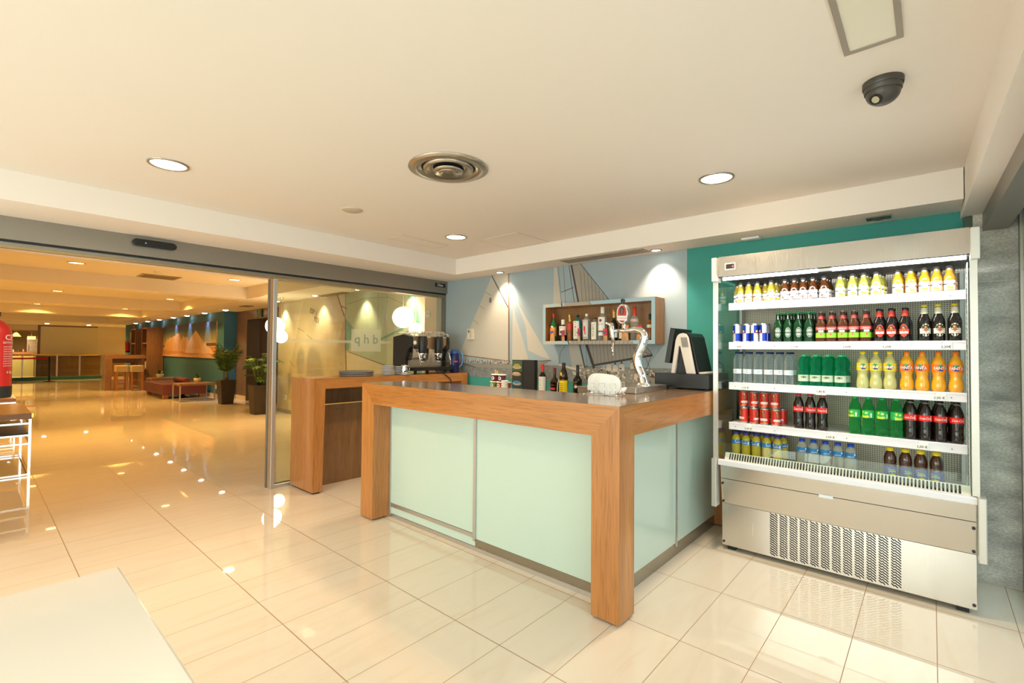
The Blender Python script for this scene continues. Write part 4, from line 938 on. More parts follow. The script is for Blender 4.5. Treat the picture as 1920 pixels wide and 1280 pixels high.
b.xz([(BX0+.19, BZ0+.001), (BX0+.24, BZ0+.001), (BX0+.24, BZ0+w), (BX0+.19, BZ0+w)], y2, 1)
b.xz([(-2.70, BZ0+.001), (-2.00, BZ0+.001), (-2.05, BZ0+w), (-2.70, BZ0+w)], y2, 2)
b.xz(strip((-2.71, BZ0+.001), (-2.73, BZ0+w), .014), y2-.0003, 3)
for i in range(16): b.xz(strip((-2.66+i*.042, BZ0+.001), (-2.655+i*.042, BZ0+w), .003), y2-.0003, 3)
b.build('printed_front_frame', [mat('frame_sky', (.36, .52, .60), .5), SAIL, SAILD, LINE], t)

def bottle(name, lab, loc, prof, bodym, caps, labels, cat='bottle', group=None, n=20, ang=0):
    """prof: [(r,z)] body; caps: [(mat,[(r,z)])]; labels: [(mats, fn)] where fn(mb) draws in local coordinates"""
    t = thing(name, lab, cat, loc, group, False); t.rotation_euler = (0, 0, ang)
    MB().lathe([(.0001, prof[0][1])]+prof, n).build('body', bodym, t)
    for nmn, m, pr in caps: MB().lathe(pr+[(.0001, pr[-1][1])], 16).build(nmn, m, t)
    for nmn, ms, fn in labels:
        b = MB(); fn(b); b.build(nmn, ms, t)
    return t
def band(b, r, z0, z1, mi=0, a0=-PI, a1=0.0, n=14): b.lathe([(r, z0), (r, z1)], n, mi=mi, a0=a0, a1=a1)
def spirit(r, h, neck=.35, rn=.013, sq=False):
    sh = h*(1-neck)
    return [(r*.95, 0), (r, .006), (r, sh*.92), (r*.85, sh), (r*.5, sh+.02), (rn*1.05, sh+.04), (rn, h-.03), (rn, h-.003)]
DKG = mat('dark_green_bottle_glass', (.010, .035, .012), .08); BRG = mat('brown_bottle_glass', (.035, .014, .005), .07); BKG = mat('black_bottle_glass', (.010, .008, .006), .07)
CLG = clearish('clear_bottle_glass', (.92, .95, .93), (.55, .60, .56), .16); GNG = mat('bright_green_glass', (.02, .16, .04), .08)
AMB = clearish('amber_spirit', (.80, .40, .12), (.45, .17, .03), .45); TQG = clearish('turquoise_glass', (.45, .80, .80), (.05, .25, .27), .5)
GOLDM = mat('gold_foil', (.60, .38, .10), .3, .7); LBL = mat('paper_label', (.78, .75, .66), .6); LBR = mat('red_label', (.60, .04, .03), .5)
LBO = mat('ochre_label', (.60, .42, .08), .5); SILV = mat('silver_foil', (.6, .6, .6), .25, .9)
z0 = BZ0+w+.0005; yb = 4.025
G1 = 'spirit bottles in the box shelf'
def simple(lx, r, h, bm, capm, lm, lz, lab, extra=None, arc=PI/2, neck=.35, caph=.045, y=yb, z=z0, grp=G1, rn=.013, name='spirit_bottle', capr=None):
    cr_ = capr or rn*1.15
    def f(b):
        band(b, r+.0008, h*lz[0], h*lz[1], 0, -PI/2-arc, -PI/2+arc)
        if extra: extra(b, r+.0014, h)
    return bottle(name, lab, (lx, y, z), spirit(r, h, neck, rn), bm, [('cap', capm, [(cr_, h-caph), (cr_, h), (cr_*.9, h+.002)])], [('label', lm, f)], group=grp)
dx = .055
simple(-2.99+dx*.35, .033, .290, GNG, LBR, [LBO, LBR, WHITEP], (.18, .50), 'green bottle with red cap, leftmost in the box shelf', lambda b, r, h: (b.ell(0, h*.52, .016, .010, r, 2)), rn=.012)
simple(-2.85, .040, .220, BKG, WHITEP, [LBL, INK], (.28, .70), 'squat black bottle with white cap and cream label', lambda b, r, h: (b.cyl2([(-.012, h*.6), (.012, h*.6), (.012, h*.62), (-.012, h*.62)], r, 1), b.cyl2([(-.01, h*.36), (.01, h*.36), (.01, h*.48), (-.01, h*.48)], r, 1)), caph=.05, capr=.019, neck=.40)
simple(-2.765, .030, .268, AMB, GOLDM, [LBR, WHITEP], (.42, .66), 'amber spirit bottle with gold cap and red sash label', None, caph=.07, capr=.017)
def gin(b, r, h):
    for i, (a, c) in enumerate(((.70, .018), (.62, .012), (.40, .02), (.33, .024), (.26, .02), (.2, .022))): b.cyl2([(-c/2, h*a), (c/2, h*a), (c/2, h*a+.004), (-c/2, h*a+.004)], r, 1)
    b.ell(0, h*.53, .009, .013, r, 1); b.ell(0, h*.53, .005, .008, r+.0003, 0)
simple(-2.670, .045, .262, TQG, BLACK, [LBL, INK], (.08, .76), 'large turquoise square shouldered gin bottle with tall pale label', gin, .85, neck=.26, caph=.02)
def beef(b, r, h):
    b.textcyl('BEEFEATER', .011, r, h*.72, 1); b.ell(0, h*.45, .010, .028, r, 1); b.ell(.006, h*.30, .006, .02, r, 1); b.cyl2([(-.028, h*.12), (.028, h*.12), (.028, h*.14), (-.028, h*.14)], r, 2)
simple(-2.565, .041, .268, CLG, WHITEP, [mat('silver_label', (.62, .60, .58), .5), LBR, INK], (.08, .78), 'clear gin bottle with a small red guardsman label', beef, .85, neck=.24, caph=.025)
simple(-2.470, .037, .222, CLG, BLACK, [LBL, INK], (.06, .82), 'small clear gin bottle with cream label and black stopper', gin, .85, neck=.20, caph=.02, capr=.015)
def bac(b, r, h):
    b.ell(0, h*.60, .015, .015, r, 1); b.ell(0, h*.60, .009, .009, r+.0003, 2); b.textcyl('BACARDI', .0125, r, h*.475, 2); b.cyl2([(-.03, h*.15), (.03, h*.15), (.03, h*.25), (-.03, h*.25)], r, 0)
simple(-2.385, .042, .325, CLG, WHITEP, [WHITEP, LBR, INK], (.30, .70), 'tallest clear rum bottle with white cap and round red emblem', bac, 1.0, neck=.30, caph=.06, capr=.019)
simple(-2.262, .037, .292, BKG, GOLDM, [LBL, INK], (.10, .28), 'black bottle with gold neck behind the beer tap', None, neck=.42, caph=.075)
simple(-2.170, .034, .180, DKG, LBR, [LBL, LBR], (.10, .45), 'short dark bottle behind the beer tap with pale label', None, neck=.30, caph=.02)
def vod(b, r, h): b.textcyl('SMIRNOFF', .010, r, h*.56, 1)
simple(-2.050, .038, .310, CLG, LBR, [mat('clear_pink_label', (.62, .50, .45), .4), LBR], (.55, .63), 'clear vodka bottle with tall red cap near the right end of the shelf', vod, neck=.34, caph=.09, capr=.017)
simple(-1.895, .030, .235, AMB, DKG, [LBL, LBR], (.48, .60), 'small amber bottle with dark green cap, rightmost in the box shelf', None, caph=.05)
# snack bags standing in front of the bottles
def snack(x, wd, h, c1, c2, lab):
    t = thing('snack_bag', lab, 'snack bag', (x, 3.968, z0), 'snack bags in the box shelf', False)
    b = MB(); n = 5; V = []; F = []
    for j in range(n+1):
        for i in range(n+1):
            u, v = i/n, j/n; bul = .016*math.sin(PI*u)*math.sin(PI*min(1, max(0, v)))**.6
            V.append(((u-.5)*wd*(1-.08*math.sin(PI*v)), -bul-.001, v*h))
    for j in range(n+1):
        for i in range(n+1):
            u, v = i/n, j/n; bul = .012*math.sin(PI*u)*math.sin(PI*v)**.6
            V.append(((u-.5)*wd*(1-.08*math.sin(PI*v)), bul+.001, v*h))
    N = (n+1)**2
    for k in (0, N):
        for j in range(n):
            for i in range(n):
                a = k+j*(n+1)+i; q = (a, a+1, a+n+2, a+n+1); F.append(q if k == 0 else q[::-1])
    b.add(V, F, 0, True); b.m = [(1 if (q % (n*n))//n in (0, 1) else 0) for q in range(len(F))]
    b.build('bag', [c1, c2], t)
    e = MB(); e.xz([(-.38*wd, h*.55), (.34*wd, h*.66), (.38*wd, h*.80), (-.34*wd, h*.70)], -.0195)
    e.build('printed_name', [mat('bag_name_blue', (.05, .10, .45), .4)], t)
RB = mat('bag_red', (.62, .03, .03), .35); OB = mat('bag_nuts', (.62, .33, .14), .5, noise=.3, nscale=60); PB_ = mat('bag_orange', (.80, .25, .04), .35)
snack(-2.945, .060, .135, PB_, OB, 'orange snack bag with nuts picture, leftmost in the box shelf')
snack(-2.808, .036, .110, RB, OB, 'small red snack bag between the black bottle and the amber one')
snack(-2.618, .030, .125, RB, OB, 'narrow red snack bag tucked beside the turquoise gin bottle')
snack(-2.322, .045, .115, RB, OB, 'red snack bag beside the tall rum bottle')
snack(-2.115, .070, .140, PB_, OB, 'orange snack bag behind the curved beer tap')
snack(-1.975, .052, .130, RB, OB, 'red snack bag right of the vodka bottle')

# bottles on the rear worktop
ZB = .9305
def wine(b, r, h):
    for i, a in enumerate((.52, .47, .40, .30, .22)): b.cyl2([(-.012, h*a), (.012, h*a), (.012, h*a+.003), (-.012, h*a+.003)], r, 1)
    b.ell(0, h*.35, .004, .006, r, 2)
G2 = 'liqueur and wine bottles on the rear worktop'
simple(-2.90, .038, .300, BKG, RED, [LBL, INK, LBR], (.12, .60), 'red wine bottle with red capsule behind the bar counter', wine, z=ZB, y=3.75, grp=G2, caph=.075, capr=.0155, name='wine_bottle', neck=.36)
def liq(b, r, h): b.textcyl('Sheridan', .013, r, h*.38, 1); b.cyl2([(-.03, h*.22), (.03, h*.22), (.03, h*.30), (-.03, h*.30)], r, 1)
simple(-2.752, .043, .268, BRG, mat('dark_red_cap', (.12, .01, .01), .4), [BKG, LBR], (.15, .5), 'round shouldered dark liqueur bottle with dark red lettering', liq, z=ZB, y=3.75, grp=G2, caph=.05, neck=.45, name='liqueur_bottle')
t = thing('herbal_liqueur_bottle', 'brown pyramidal liqueur bottle with yellow label and cord, second from right behind the bar', 'bottle', (-2.645, 3.75, ZB), G2, False)
MB().lathe([(.0001, 0), (.040, 0), (.042, .16), (.040, .165), (.043, .175), (.028, .245), (.016, .275), (.015, .285)], 20).build('body', BRG, t)
MB().lathe([(.017, .28), (.018, .315), (.012, .322), (.0001, .323)], 16).build('stopper', BLACK, t)
b = MB(); band(b, .0432, .02, .155); [b.cyl2([(-.022, .03+.018*i), (.022, .03+.018*i), (.022, .036+.018*i), (-.022, .036+.018*i)], .0437, 1) for i in range(6)]; b.build('label', [YEL, mat('label_brown_print', (.35, .22, .03), .6)], t)
b = MB(); b.ell(-.005, .215, .011, .019, .0385); b.build('neck_label_or_glint', [YEL], t)
MB().tube([(-.030, -.036, .165), (-.042, -.038, .13), (-.048, -.036, .08), (-.050, -.035, .03)], .003, 6).build('cord', WHITEP, t)
def bai(b, r, h): b.ell(0, h*.36, .027, .026, r, 1); b.ell(.006, h*.345, .016, .012, r+.0004, 2); b.textcyl('BAILEYS', .0125, r, h*.47, 3)
simple(-2.487, .042, .302, BKG, BLACK, [BKG, mat('label_brown', (.14, .06, .02), .5), LBL, GOLDM], (.18, .5), 'black cream liqueur bottle with gold lettering, rightmost behind the bar', bai, z=ZB, y=3.75, grp=G2, caph=.05, neck=.42, name='liqueur_bottle')
# menu box, snack pots, cups
t = thing('tall_display_box', 'tall black display box with food photographs on its left side', 'display box', (-3.14, 3.78, ZB))
MB().box(-3.155, -3.005, 3.75, 3.80, ZB, 1.27).build('box', BLACKM, t)
b = MB(); b.hexa([(-3.305, 3.752, ZB), (-3.157, 3.745, ZB), (-3.157, 3.752, ZB), (-3.305, 3.759, ZB), (-3.305, 3.752, 1.268), (-3.157, 3.745, 1.268), (-3.157, 3.752, 1.268), (-3.305, 3.759, 1.268)])
def P_(u, v, e): return (-3.305+.148*u, 3.752-.007*u-e, ZB+.337*v-0)
for (v0, v1, mi) in ((.66, .98, 1), (.36, .66, 4), (.04, .36, 2)): b.poly([P_(.02, v0, .002), P_(.98, v0, .002), P_(.98, v1, .002), P_(.02, v1, .002)], mi)
for (u, v, ru, rv, mi) in ((.5, .78, .44, .06, 3), (.5, .84, .3, .05, 5), (.45, .56, .44, .05, 3), (.45, .60, .34, .035, 6), (.5, .28, .42, .06, 3), (.5, .33, .33, .04, 7)):
    b.poly([P_(u+ru*math.cos(k*PI/8), v+rv*math.sin(k*PI/8), .004+.001*mi) for k in range(16)], mi)
b.build('photo_panel', [BLACKM, mat('photo_green', (.06, .12, .06), .4), mat('photo_blue', (.02, .06, .10), .4), mat('photo_plate', (.40, .33, .25), .4), mat('photo_dark', (.04, .04, .03), .4), mat('photo_salad', (.35, .30, .06), .4), mat('photo_cream', (.62, .42, .22), .4), mat('photo_blue_food', (.05, .22, .40), .4)], t)
t = thing('snack_pot_stand', 'low brown stand holding the printed snack pots', 'stand', (-3.52, 3.78, ZB))
MB().box(-3.66, -3.36, 3.72, 3.86, ZB, .952).build('tray', WAL_X, t)
def pot(x, z, c, lab):
    t = thing('snack_pot', lab, 'snack pot', (x, 3.79, z), 'printed snack pots', False)
    MB().lathe([(.0001, 0), (.036, 0), (.044, .070)], 18).build('pot', mat('pot_'+c[0], c[1], .5), t)
    MB().lathe([(.0465, .068), (.0465, .078), (.0001, .078)], 18).build('lid', WHITEP, t)
    b = MB(); b.ell(0, .035, .022, .020, .0425); b.ell(.002, .036, .009, .009, .0432, 1); b.build('emblem', [LBL, mat('emblem_purple', (.18, .04, .15), .5)], t)
pr = ('purple', (.16, .03, .06)); rd = ('redd', (.50, .07, .03)); gr = ('greeny', (.20, .34, .05))
pot(-3.585, 1.031, pr, 'purple printed snack pot, left of the two on top'); pot(-3.485, 1.031, pr, 'purple printed snack pot, right of the two on top')
pot(-3.60, .9525, gr, 'green printed snack pot at the left of the bottom row'); pot(-3.505, .9525, rd, 'orange printed snack pot in the middle of the bottom row'); pot(-3.41, .9525, rd, 'red printed snack pot at the right of the bottom row')
for i, (x, c) in enumerate(((-3.655, (.75, .30, .03)), (-3.645, (.62, .35, .05)), (-3.635, (.10, .28, .06)), (-3.61, (.55, .10, .16)))):
    t_ = MB().tube([(x, 3.88, ZB), (x-.02+.02*i, 3.885, 1.15-.01*i)], .007, 8).build('straw', mat('straw_%d' % i, c, .5), None)
    tag(t_, ['orange', 'brown', 'green', 'pink'][i]+' drinking straw standing behind the snack pots', 'straw', 'straws behind the snack pots')
for st_, (x, n_) in enumerate(((-3.345, 6),)):
    for i in range(n_):
        o = MB().lathe([(.0001, ZB+.004+i*.020), (.028, ZB+.004+i*.020), (.040, ZB+.022+i*.020), (.037, ZB+.022+i*.020), (.026, ZB+.008+i*.020), (.0001, ZB+.008+i*.020)], 18, (x, 3.68, 0)).build('paper_cup', WHITEP)
        tag(o, 'white cup in the small stack beside the tall display box, '+(('bottom', 'second from the bottom', 'third from the bottom', 'fourth from the bottom', 'second from the top', 'topmost')[i]), 'cup', 'stacked white cups')
# thermostat and small wall plate
t = thing('wall_thermostat', 'cream wall thermostat on the mural sail', 'thermostat', (-4.33, WY, 1.57))
MB().box(-4.385, -4.275, WY-.028, WY-.004, 1.50, 1.635).build('housing', mat('cream_plastic', (.72, .64, .50), .45), t, .004)
MB().box(-4.368, -4.340, WY-.0292, WY-.028, 1.585, 1.620).build('display', mat('lcd_grey', (.16, .17, .13), .3), t)
MB().box(-4.325, -4.317, WY-.0292, WY-.028, 1.52, 1.61).build('slot', mat('slot_grey', (.35, .30, .22), .4), t)
t = thing('white_wall_box', 'small white alarm box on the pinkish pier seen through the glass', 'alarm box', (-5.03, WY-.12, 1.84))
MB().box(-5.06, -5.0, WY-.145, WY-.125, 1.80, 1.88).build('housing', WHITEP, t, .003); MB().tube([(-5.03, WY-.145, 1.85), (-5.03, WY-.148, 1.85)], .01, 12).build('button', ALU_D, t)

# napkin rack on the counter
CT = Hh+.0025
t = thing('napkin_rack', 'white rounded napkin holder with wire loops on the counter corner', 'napkin holder', (-1.56, 2.66, CT), None, False); t.rotation_euler = (0, 0, math.radians(12))
NW = mat('napkin_white', (.86, .84, .80), .6)
def rr(w, h, r, n=6):
    P = []
    for cx, cz, a0 in ((w/2-r, h-r, 0), (-w/2+r, h-r, PI/2), (-w/2+r, r, PI), (w/2-r, r, 1.5*PI)):
        for i in range(n+1): a = a0+PI/2*i/n; P.append((cx+r*math.cos(a), cz+r*math.sin(a)))
    return P
for i, (x, y, w_, h_) in enumerate(((-.045, .035, .155, .125), (-.015, .0, .150, .125), (.03, -.03, .145, .122), (.05, -.055, .14, .118))):
    MB().prism([(x+a, .005+c) for a, c in rr(w_, h_, .05)], y-.012, y+.010, 'XZ', sm=False).build('napkin_stack', NW, t, .003)
b = MB()
for x in (-.06, .01, .08):
    b.tube([(x-.018, -.085, .004), (x-.018, -.085, .075), (x+.018, -.085, .075), (x+.018, -.085, .004)], .0018, 6)
b.tube([(-.11, -.085, .004), (.12, -.085, .004), (.12, .06, .004), (-.11, .06, .004), (-.11, -.085, .004)], .002, 6)
b.tube([(.125, -.05, .004), (.125, -.05, .085), (.125, 0, .085), (.125, 0, .004)], .0018, 6); b.build('wire_frame', CHROME, t)
for k in range(7): MB().tube([(.105+.006*(k % 3), -.04+.012*k, .012+.010*(k % 2)), (.112+.006*(k % 3), -.025+.012*k, .03+.008*(k % 3))], .009, 8).build('sugar_sachet', NW, t)

# beer tap
t = thing('beer_tap', 'tall curved chrome beer tap with oval badge on a steel base', 'beer tap', (-1.5, 3.05, CT))
MB().box(-1.80, -1.43, 2.83, 3.30, CT, CT+.040).build('drip_tray', STEEL, t, .003)
MB().box(-1.78, -1.45, 2.86, 2.98, CT+.0402, CT+.0412).build('tray_slots', dots('tray_perforation', (.5, .48, .45), (.05, .05, .05), .02, .007, metal=.9, rough=.3), t)
pts = [(-1.483, 1.132), (-1.487, 1.16), (-1.500, 1.205), (-1.520, 1.25), (-1.530, 1.30), (-1.522, 1.345), (-1.502, 1.39), (-1.486, 1.43), (-1.480, 1.465), (-1.490, 1.492), (-1.512, 1.508), (-1.545, 1.515), (-1.585, 1.513), (-1.62, 1.509)]
P = [Vector((x, 3.05, z)) for x, z in pts]
Q = []
for i in range(len(P)-1):
    p0, p1, p2, p3 = P[max(0, i-1)], P[i], P[i+1], P[min(len(P)-1, i+2)]
    for k in range(4):
        u = k/4; Q.append(.5*((2*p1)+(p2-p0)*u+(2*p0-5*p1+4*p2-p3)*u*u+(3*p1-p0-3*p2+p3)*u**3))
Q.append(P[-1]); N_ = len(Q)
MB().tube(Q, [.040-.010*min(1, i/6)+.004*math.sin(i/N_*PI)-.016*(i/N_)**2 for i in range(N_)], 20).build('column', CHROME, t)
MB().lathe([(.052, 0), (.052, .008), (.042, .014), (.040, .02)], 24, (-1.483, 3.05, CT+.04)).build('column_foot', CHROME, t)
MB().tube([(-1.60, 3.05, 1.510), (-1.71, 3.05, 1.512)], .012, 12).build('spout_arm', CHROME, t)
b = MB().tube([(-1.735, 3.05, 1.57), (-1.733, 3.05, 1.54), (-1.728, 3.05, 1.50), (-1.724, 3.05, 1.47), (-1.722, 3.05, 1.40)], [.012, .020, .020, .014, .009], 12)
b.tube([(-1.735, 3.05, 1.555), (-1.775, 3.05, 1.565)], [.010, .012], 10).tube([(-1.725, 3.05, 1.40), (-1.722, 3.05, 1.335)], [.009, .007], 10).build('tap_nozzle', CHROME, t)
bd = thing; 
MB().tube([(-1.632, 3.05, 1.515), (-1.634, 3.05, 1.56)], .012, 12).build('badge_stem', CHROME, t)
def oval(cx, cz, rx, rz, n=28): return [(cx+rx*math.cos(2*PI*i/n), cz+rz*math.sin(2*PI*i/n)) for i in range(n)]
bo = MB().prism(oval(-1.640, 1.628, .044, .072), 3.025, 3.075, 'XZ', sm=True).build('badge', SILV, t, .006)
b = MB(); b.xz(oval(-1.634, 1.628, .034, .060), 3.0185, 0); b.xz(oval(-1.634, 1.650, .019, .030), 3.0180, 1); b.xz(oval(-1.634, 1.645, .009, .022), 3.0177, 3)
b.xz([(-1.672, 1.585), (-1.594, 1.578), (-1.594, 1.612), (-1.672, 1.617)], 3.0175, 2); b.text('Cruzcampo', .0155, (-1.633, 3.0172, 1.594), (1, 0, -.07), (0, 0, 1), 0)
b.build('badge_face', [LBR, INK, WHITEP, mat('badge_brown', (.30, .10, .04), .5)], t)
MB().lathe([(.012, 0), (.016, .010), (.013, .022), (.018, .030), (.010, .042), (.0001, .043)], 16, (-1.643, 3.05, 1.695)).build('top_knob', BLACK, t)

# cash drawer and till
t = thing('cash_drawer', 'wide black cash drawer on the counter under the till', 'cash drawer', (-1.4, 3.6, CT))
MB().box(-1.575, -1.175, 3.42, 3.86, CT+.012, CT+.115).build('body', BLACK, t, .003)
for x in (-1.56, -1.21):
    for y in (3.44, 3.82): MB().box(x, x+.025, y, y+.025, CT, CT+.012).build('foot', BLACKM, t)
DT = CT+.1155
t = thing('till_terminal', 'black and silver till with its screen turned away from the camera', 'cash register', (-1.4, 3.6, DT))
SG = mat('warm_silver_plastic', (.60, .55, .50), .35)
def arch(x0, x1, xt, zt, w): pass
out = [(-1.461, DT), (-1.426, 1.452), (-1.414, 1.482), (-1.396, 1.497), (-1.372, 1.502), (-1.350, 1.494), (-1.335, 1.470), (-1.283, DT), (-1.345, DT), (-1.392, 1.405), (-1.402, 1.405), (-1.434, DT)]
MB().prism(out, 3.45, 3.475, 'XZ').build('side_frame', SG, t, .003)
MB().prism([(-1.434, DT), (-1.402, 1.405), (-1.392, 1.405), (-1.345, DT)], 3.478, 3.50, 'XZ').build('leg_infill', BLACK, t)
MB().prism([(-1.420, DT), (-1.418, 1.46), (-1.405, 1.495), (-1.37, 1.508), (-1.345, 1.500), (-1.328, 1.475), (-1.270, DT)], 3.501, 3.78, 'XZ').build('rear_body', BLACK, t, .006)
MB().prism(out, 3.785, 3.81, 'XZ').build('side_frame', SG, t, .003)
b = MB()
for i in range(5):
    for j in range(7): b.xz([(-1.385+.0095*i+.002*j, 1.462-.0105*j), (-1.379+.0095*i+.002*j, 1.462-.0105*j), (-1.379+.0095*i+.002*j, 1.469-.0105*j), (-1.385+.0095*i+.002*j, 1.469-.0105*j)], 3.4475)
b.build('vent_holes', DARK, t)
MB().hexa([(-1.272, 3.50, DT), (-1.235, 3.50, DT), (-1.235, 3.78, DT), (-1.272, 3.78, DT), (-1.272, 3.50, DT+.012), (-1.235, 3.50, DT+.006), (-1.235, 3.78, DT+.006), (-1.272, 3.78, DT+.012)]).build('foot_plate', SG, t)
MB().hexa([(-1.515, 3.46, 1.285), (-1.475, 3.46, 1.278), (-1.475, 3.80, 1.278), (-1.515, 3.80, 1.285), (-1.470, 3.46, 1.545), (-1.435, 3.46, 1.538), (-1.435, 3.80, 1.538), (-1.470, 3.80, 1.545)]).build('screen', BLACK, t, .003)
MB().hexa([(-1.474, 3.50, 1.31), (-1.455, 3.50, 1.31), (-1.455, 3.76, 1.31), (-1.474, 3.76, 1.31), (-1.440, 3.50, 1.50), (-1.425, 3.50, 1.495), (-1.425, 3.76, 1.495), (-1.440, 3.76, 1.50)]).build('screen_back', BLACKM, t)
MB().tube([(-1.245, 3.79, 1.30), (-1.20, 3.80, 1.27), (-1.195, 3.80, 1.22), (-1.23, 3.80, 1.21)], .004, 6).build('cable', BLACK, t)
t = thing('card_reader', 'small black card reader with red stripes beside the cash drawer', 'card reader', (-1.52, 3.33, CT))
MB().box(-1.53, -1.45, 3.32, 3.40, CT, CT+.03).build('body', BLACK, t, .003)
b = MB(); [b.xz([(-1.525, CT+.006+.009*i), (-1.455, CT+.006+.009*i), (-1.455, CT+.010+.009*i), (-1.525, CT+.010+.009*i)], 3.3192) for i in range(3)]; b.build('red_stripes', RED, t)

# espresso machine on the coffee counter; its working side faces the bar (+X)
EZ = CH+.0005
t = thing('espresso_machine', 'black and steel two group espresso machine with glasses on top', 'espresso machine', (-4.6, 3.58, EZ))
ex0, ex1, ey0, ey1 = -4.80, -4.42, 3.30, 3.90
prof = [(ex0, 1.14), (ex0, 1.52), (-4.60, 1.55), (-4.47, 1.52), (-4.465, 1.40), (-4.52, 1.34), (-4.56, 1.24), (-4.56, 1.14)]
MB().prism(prof, ey0, ey0+.05, 'XZ').build('side_cheek', BLACK, t, .008)
MB().prism(prof, ey1-.05, ey1, 'XZ').build('side_cheek', BLACK, t, .008)
MB().box(ex0+.005, -4.475, ey0+.05, ey1-.05, 1.385, 1.515).build('upper_body', mat('bronze_panel', (.33, .22, .13), .35, .6), t)
MB().box(ex0+.005, -4.57, ey0+.05, ey1-.05, 1.14, 1.385).build('back_plate', brushed('mirror_steel', (.60, .52, .44), .15), t)
MB().box(ex0, -4.40, ey0+.01, ey1+.02, 1.125, 1.165).build('drip_tray', BLACK, t, .004)
for x in (-4.78, -4.44):
    for y in (ey0+.06, ey1-.10): MB().tube([(x, y, EZ), (x, y, 1.125)], .018, 12).build('foot', BLACK, t)
MB().box(ex0+.01, -4.48, ey0+.02, ey1-.02, 1.5155, 1.522).build('cup_rail_tray', CHROME, t)
b = MB()
b.tube([(ex0+.01, ey0+.02, 1.56), (-4.48, ey0+.02, 1.56), (-4.48, ey1-.02, 1.56), (ex0+.01, ey1-.02, 1.56)], .006, 8)
for y in (ey0+.02, ey1-.02): b.tube([(-4.48, y, 1.52), (-4.48, y, 1.56)], .006, 8)
b.build('cup_rail', CHROME, t)
for i, y in enumerate((3.46, 3.70)):
    MB().lathe([(.047, .0), (.050, .01), (.050, .19), (.046, .20), (.0001, .20)], 22, (-4.440, y, 1.325)).build('group_cylinder', BLACK, t)
    MB().lathe([(.036, 0), (.046, .012), (.046, .05)], 22, (-4.440, y, 1.275)).build('group_head', CHROME, t)
    MB().lathe([(.024, 0), (.040, .008), (.042, .030)], 20, (-4.440, y, 1.243)).build('filter_basket', CHROME, t)
    MB().tube([(-4.41, y-.02, 1.262), (-4.35, y-.055, 1.262), (-4.30, y-.085, 1.255)], [.010, .013, .015], 10).build('filter_handle', BLACK, t)
    b = MB().tube([(-4.44, y-.012, 1.245), (-4.43, y-.014, 1.215)], .008, 8); b.tube([(-4.44, y+.012, 1.245), (-4.43, y+.014, 1.215)], .008, 8); b.build('spouts', CHROME, t)
    for zz in (1.44, 1.475): 
        for yy in (.075, .092): MB().box(-4.4745, -4.470, y+yy-.006, y+yy+.006, zz-.012, zz+.012).build('button', BLACK, t)
for y in (3.375, 3.83):
    MB().tube([(-4.46, y, 1.395), (-4.42, y, 1.395)], .024, 14).build('steam_knob', BLACK, t)
    MB().tube([(-4.45, y, 1.36), (-4.40, y, 1.33), (-4.385, y+.01, 1.26), (-4.38, y+.01, 1.19)], .006, 8).build('steam_wand', CHROME, t)
MB().tube([(-4.4745, 3.375, 1.45), (-4.470, 3.375, 1.45)], .022, 18).build('pressure_gauge', WHITEP, t)
MB().tube([(-4.40, 3.62, 1.13), (-4.36, 3.63, 1.10), (-4.34, 3.70, 1.09), (-4.335, 3.80, 1.02), (-4.335, 3.83, .93), (-4.34, 3.84, .90)], .006, 8).build('power_cable', BLACK, t)
CUPG = clearish('clear_tumbler', (.90, .88, .82), (.75, .68, .58), .30)
k = 0
first = None
for i in range(8):
    for j in range(2):
        x, y = -4.53-.09*j, 3.375+i*.066
        if first is None:
            first = thing('drinking_glass', 'x', 'glass', (x, y, 1.5225), 'upturned glasses on the espresso machine', False)
            MB().lathe([(.028, 0), (.023, .062), (.018, .068), (.0001, .068)], 14).build('tumbler', CUPG, first); g_ = first
        else: g_ = dup(first, (x, y, 1.5225))
        g_['label'] = 'upturned glass on the espresso machine, %s of the %s row' % (ordn(i, 8), ('front', 'rear')[j])
# cups, saucers, trays, jug
def stack(x, y, n, z, r, lab):
    for i in range(n):
        o = MB().lathe([(.0001, .0), (r*.45, 0), (r, .010), (r, .0125), (r*.45, .004), (.0001, .004)], 26).move((x, y, z+i*.0135)).build('saucer', mat('porcelain', (.62, .64, .68), .2, coat=.5))
        tag(o, 'white saucer in the %s, %s' % (lab, ('bottom', 'second from the bottom', 'third from the bottom', 'fourth from the bottom', 'fifth from the bottom', 'sixth from the bottom', 'seventh from the bottom', 'topmost')[i if i < n-1 else 7]), 'saucer', 'saucers in the '+lab)
stack(-4.50, 3.03, 8, CH+.0005, .072, 'left saucer stack'); stack(-4.52, 3.19, 7, CH+.0005, .068, 'right saucer stack')
tag(MB().lathe([(.0001, .0), (.035, 0), (.075, .012), (.075, .015), (.035, .004), (.0001, .004)], 26).move((-4.40, 3.18, CH+.0005)).build('saucer', mat('porcelain')), 'single white saucer in front of the stacks, under the steel jug', 'saucer')
t = thing('steel_milk_jug', 'small polished steel milk jug on a saucer beside the espresso machine', 'milk jug', (-4.40, 3.18, CH+.016), None, False)
MB().lathe([(.0001, 0), (.036, 0), (.040, .02), (.038, .055), (.033, .080), (.036, .095), (.034, .095), (.030, .08)], 24).build('body', CHROME, t)
MB().tube([(.0, .035, .085), (0, .062, .080), (0, .070, .055), (0, .058, .025), (0, .038, .02)], .0045, 8).build('handle', CHROME, t)
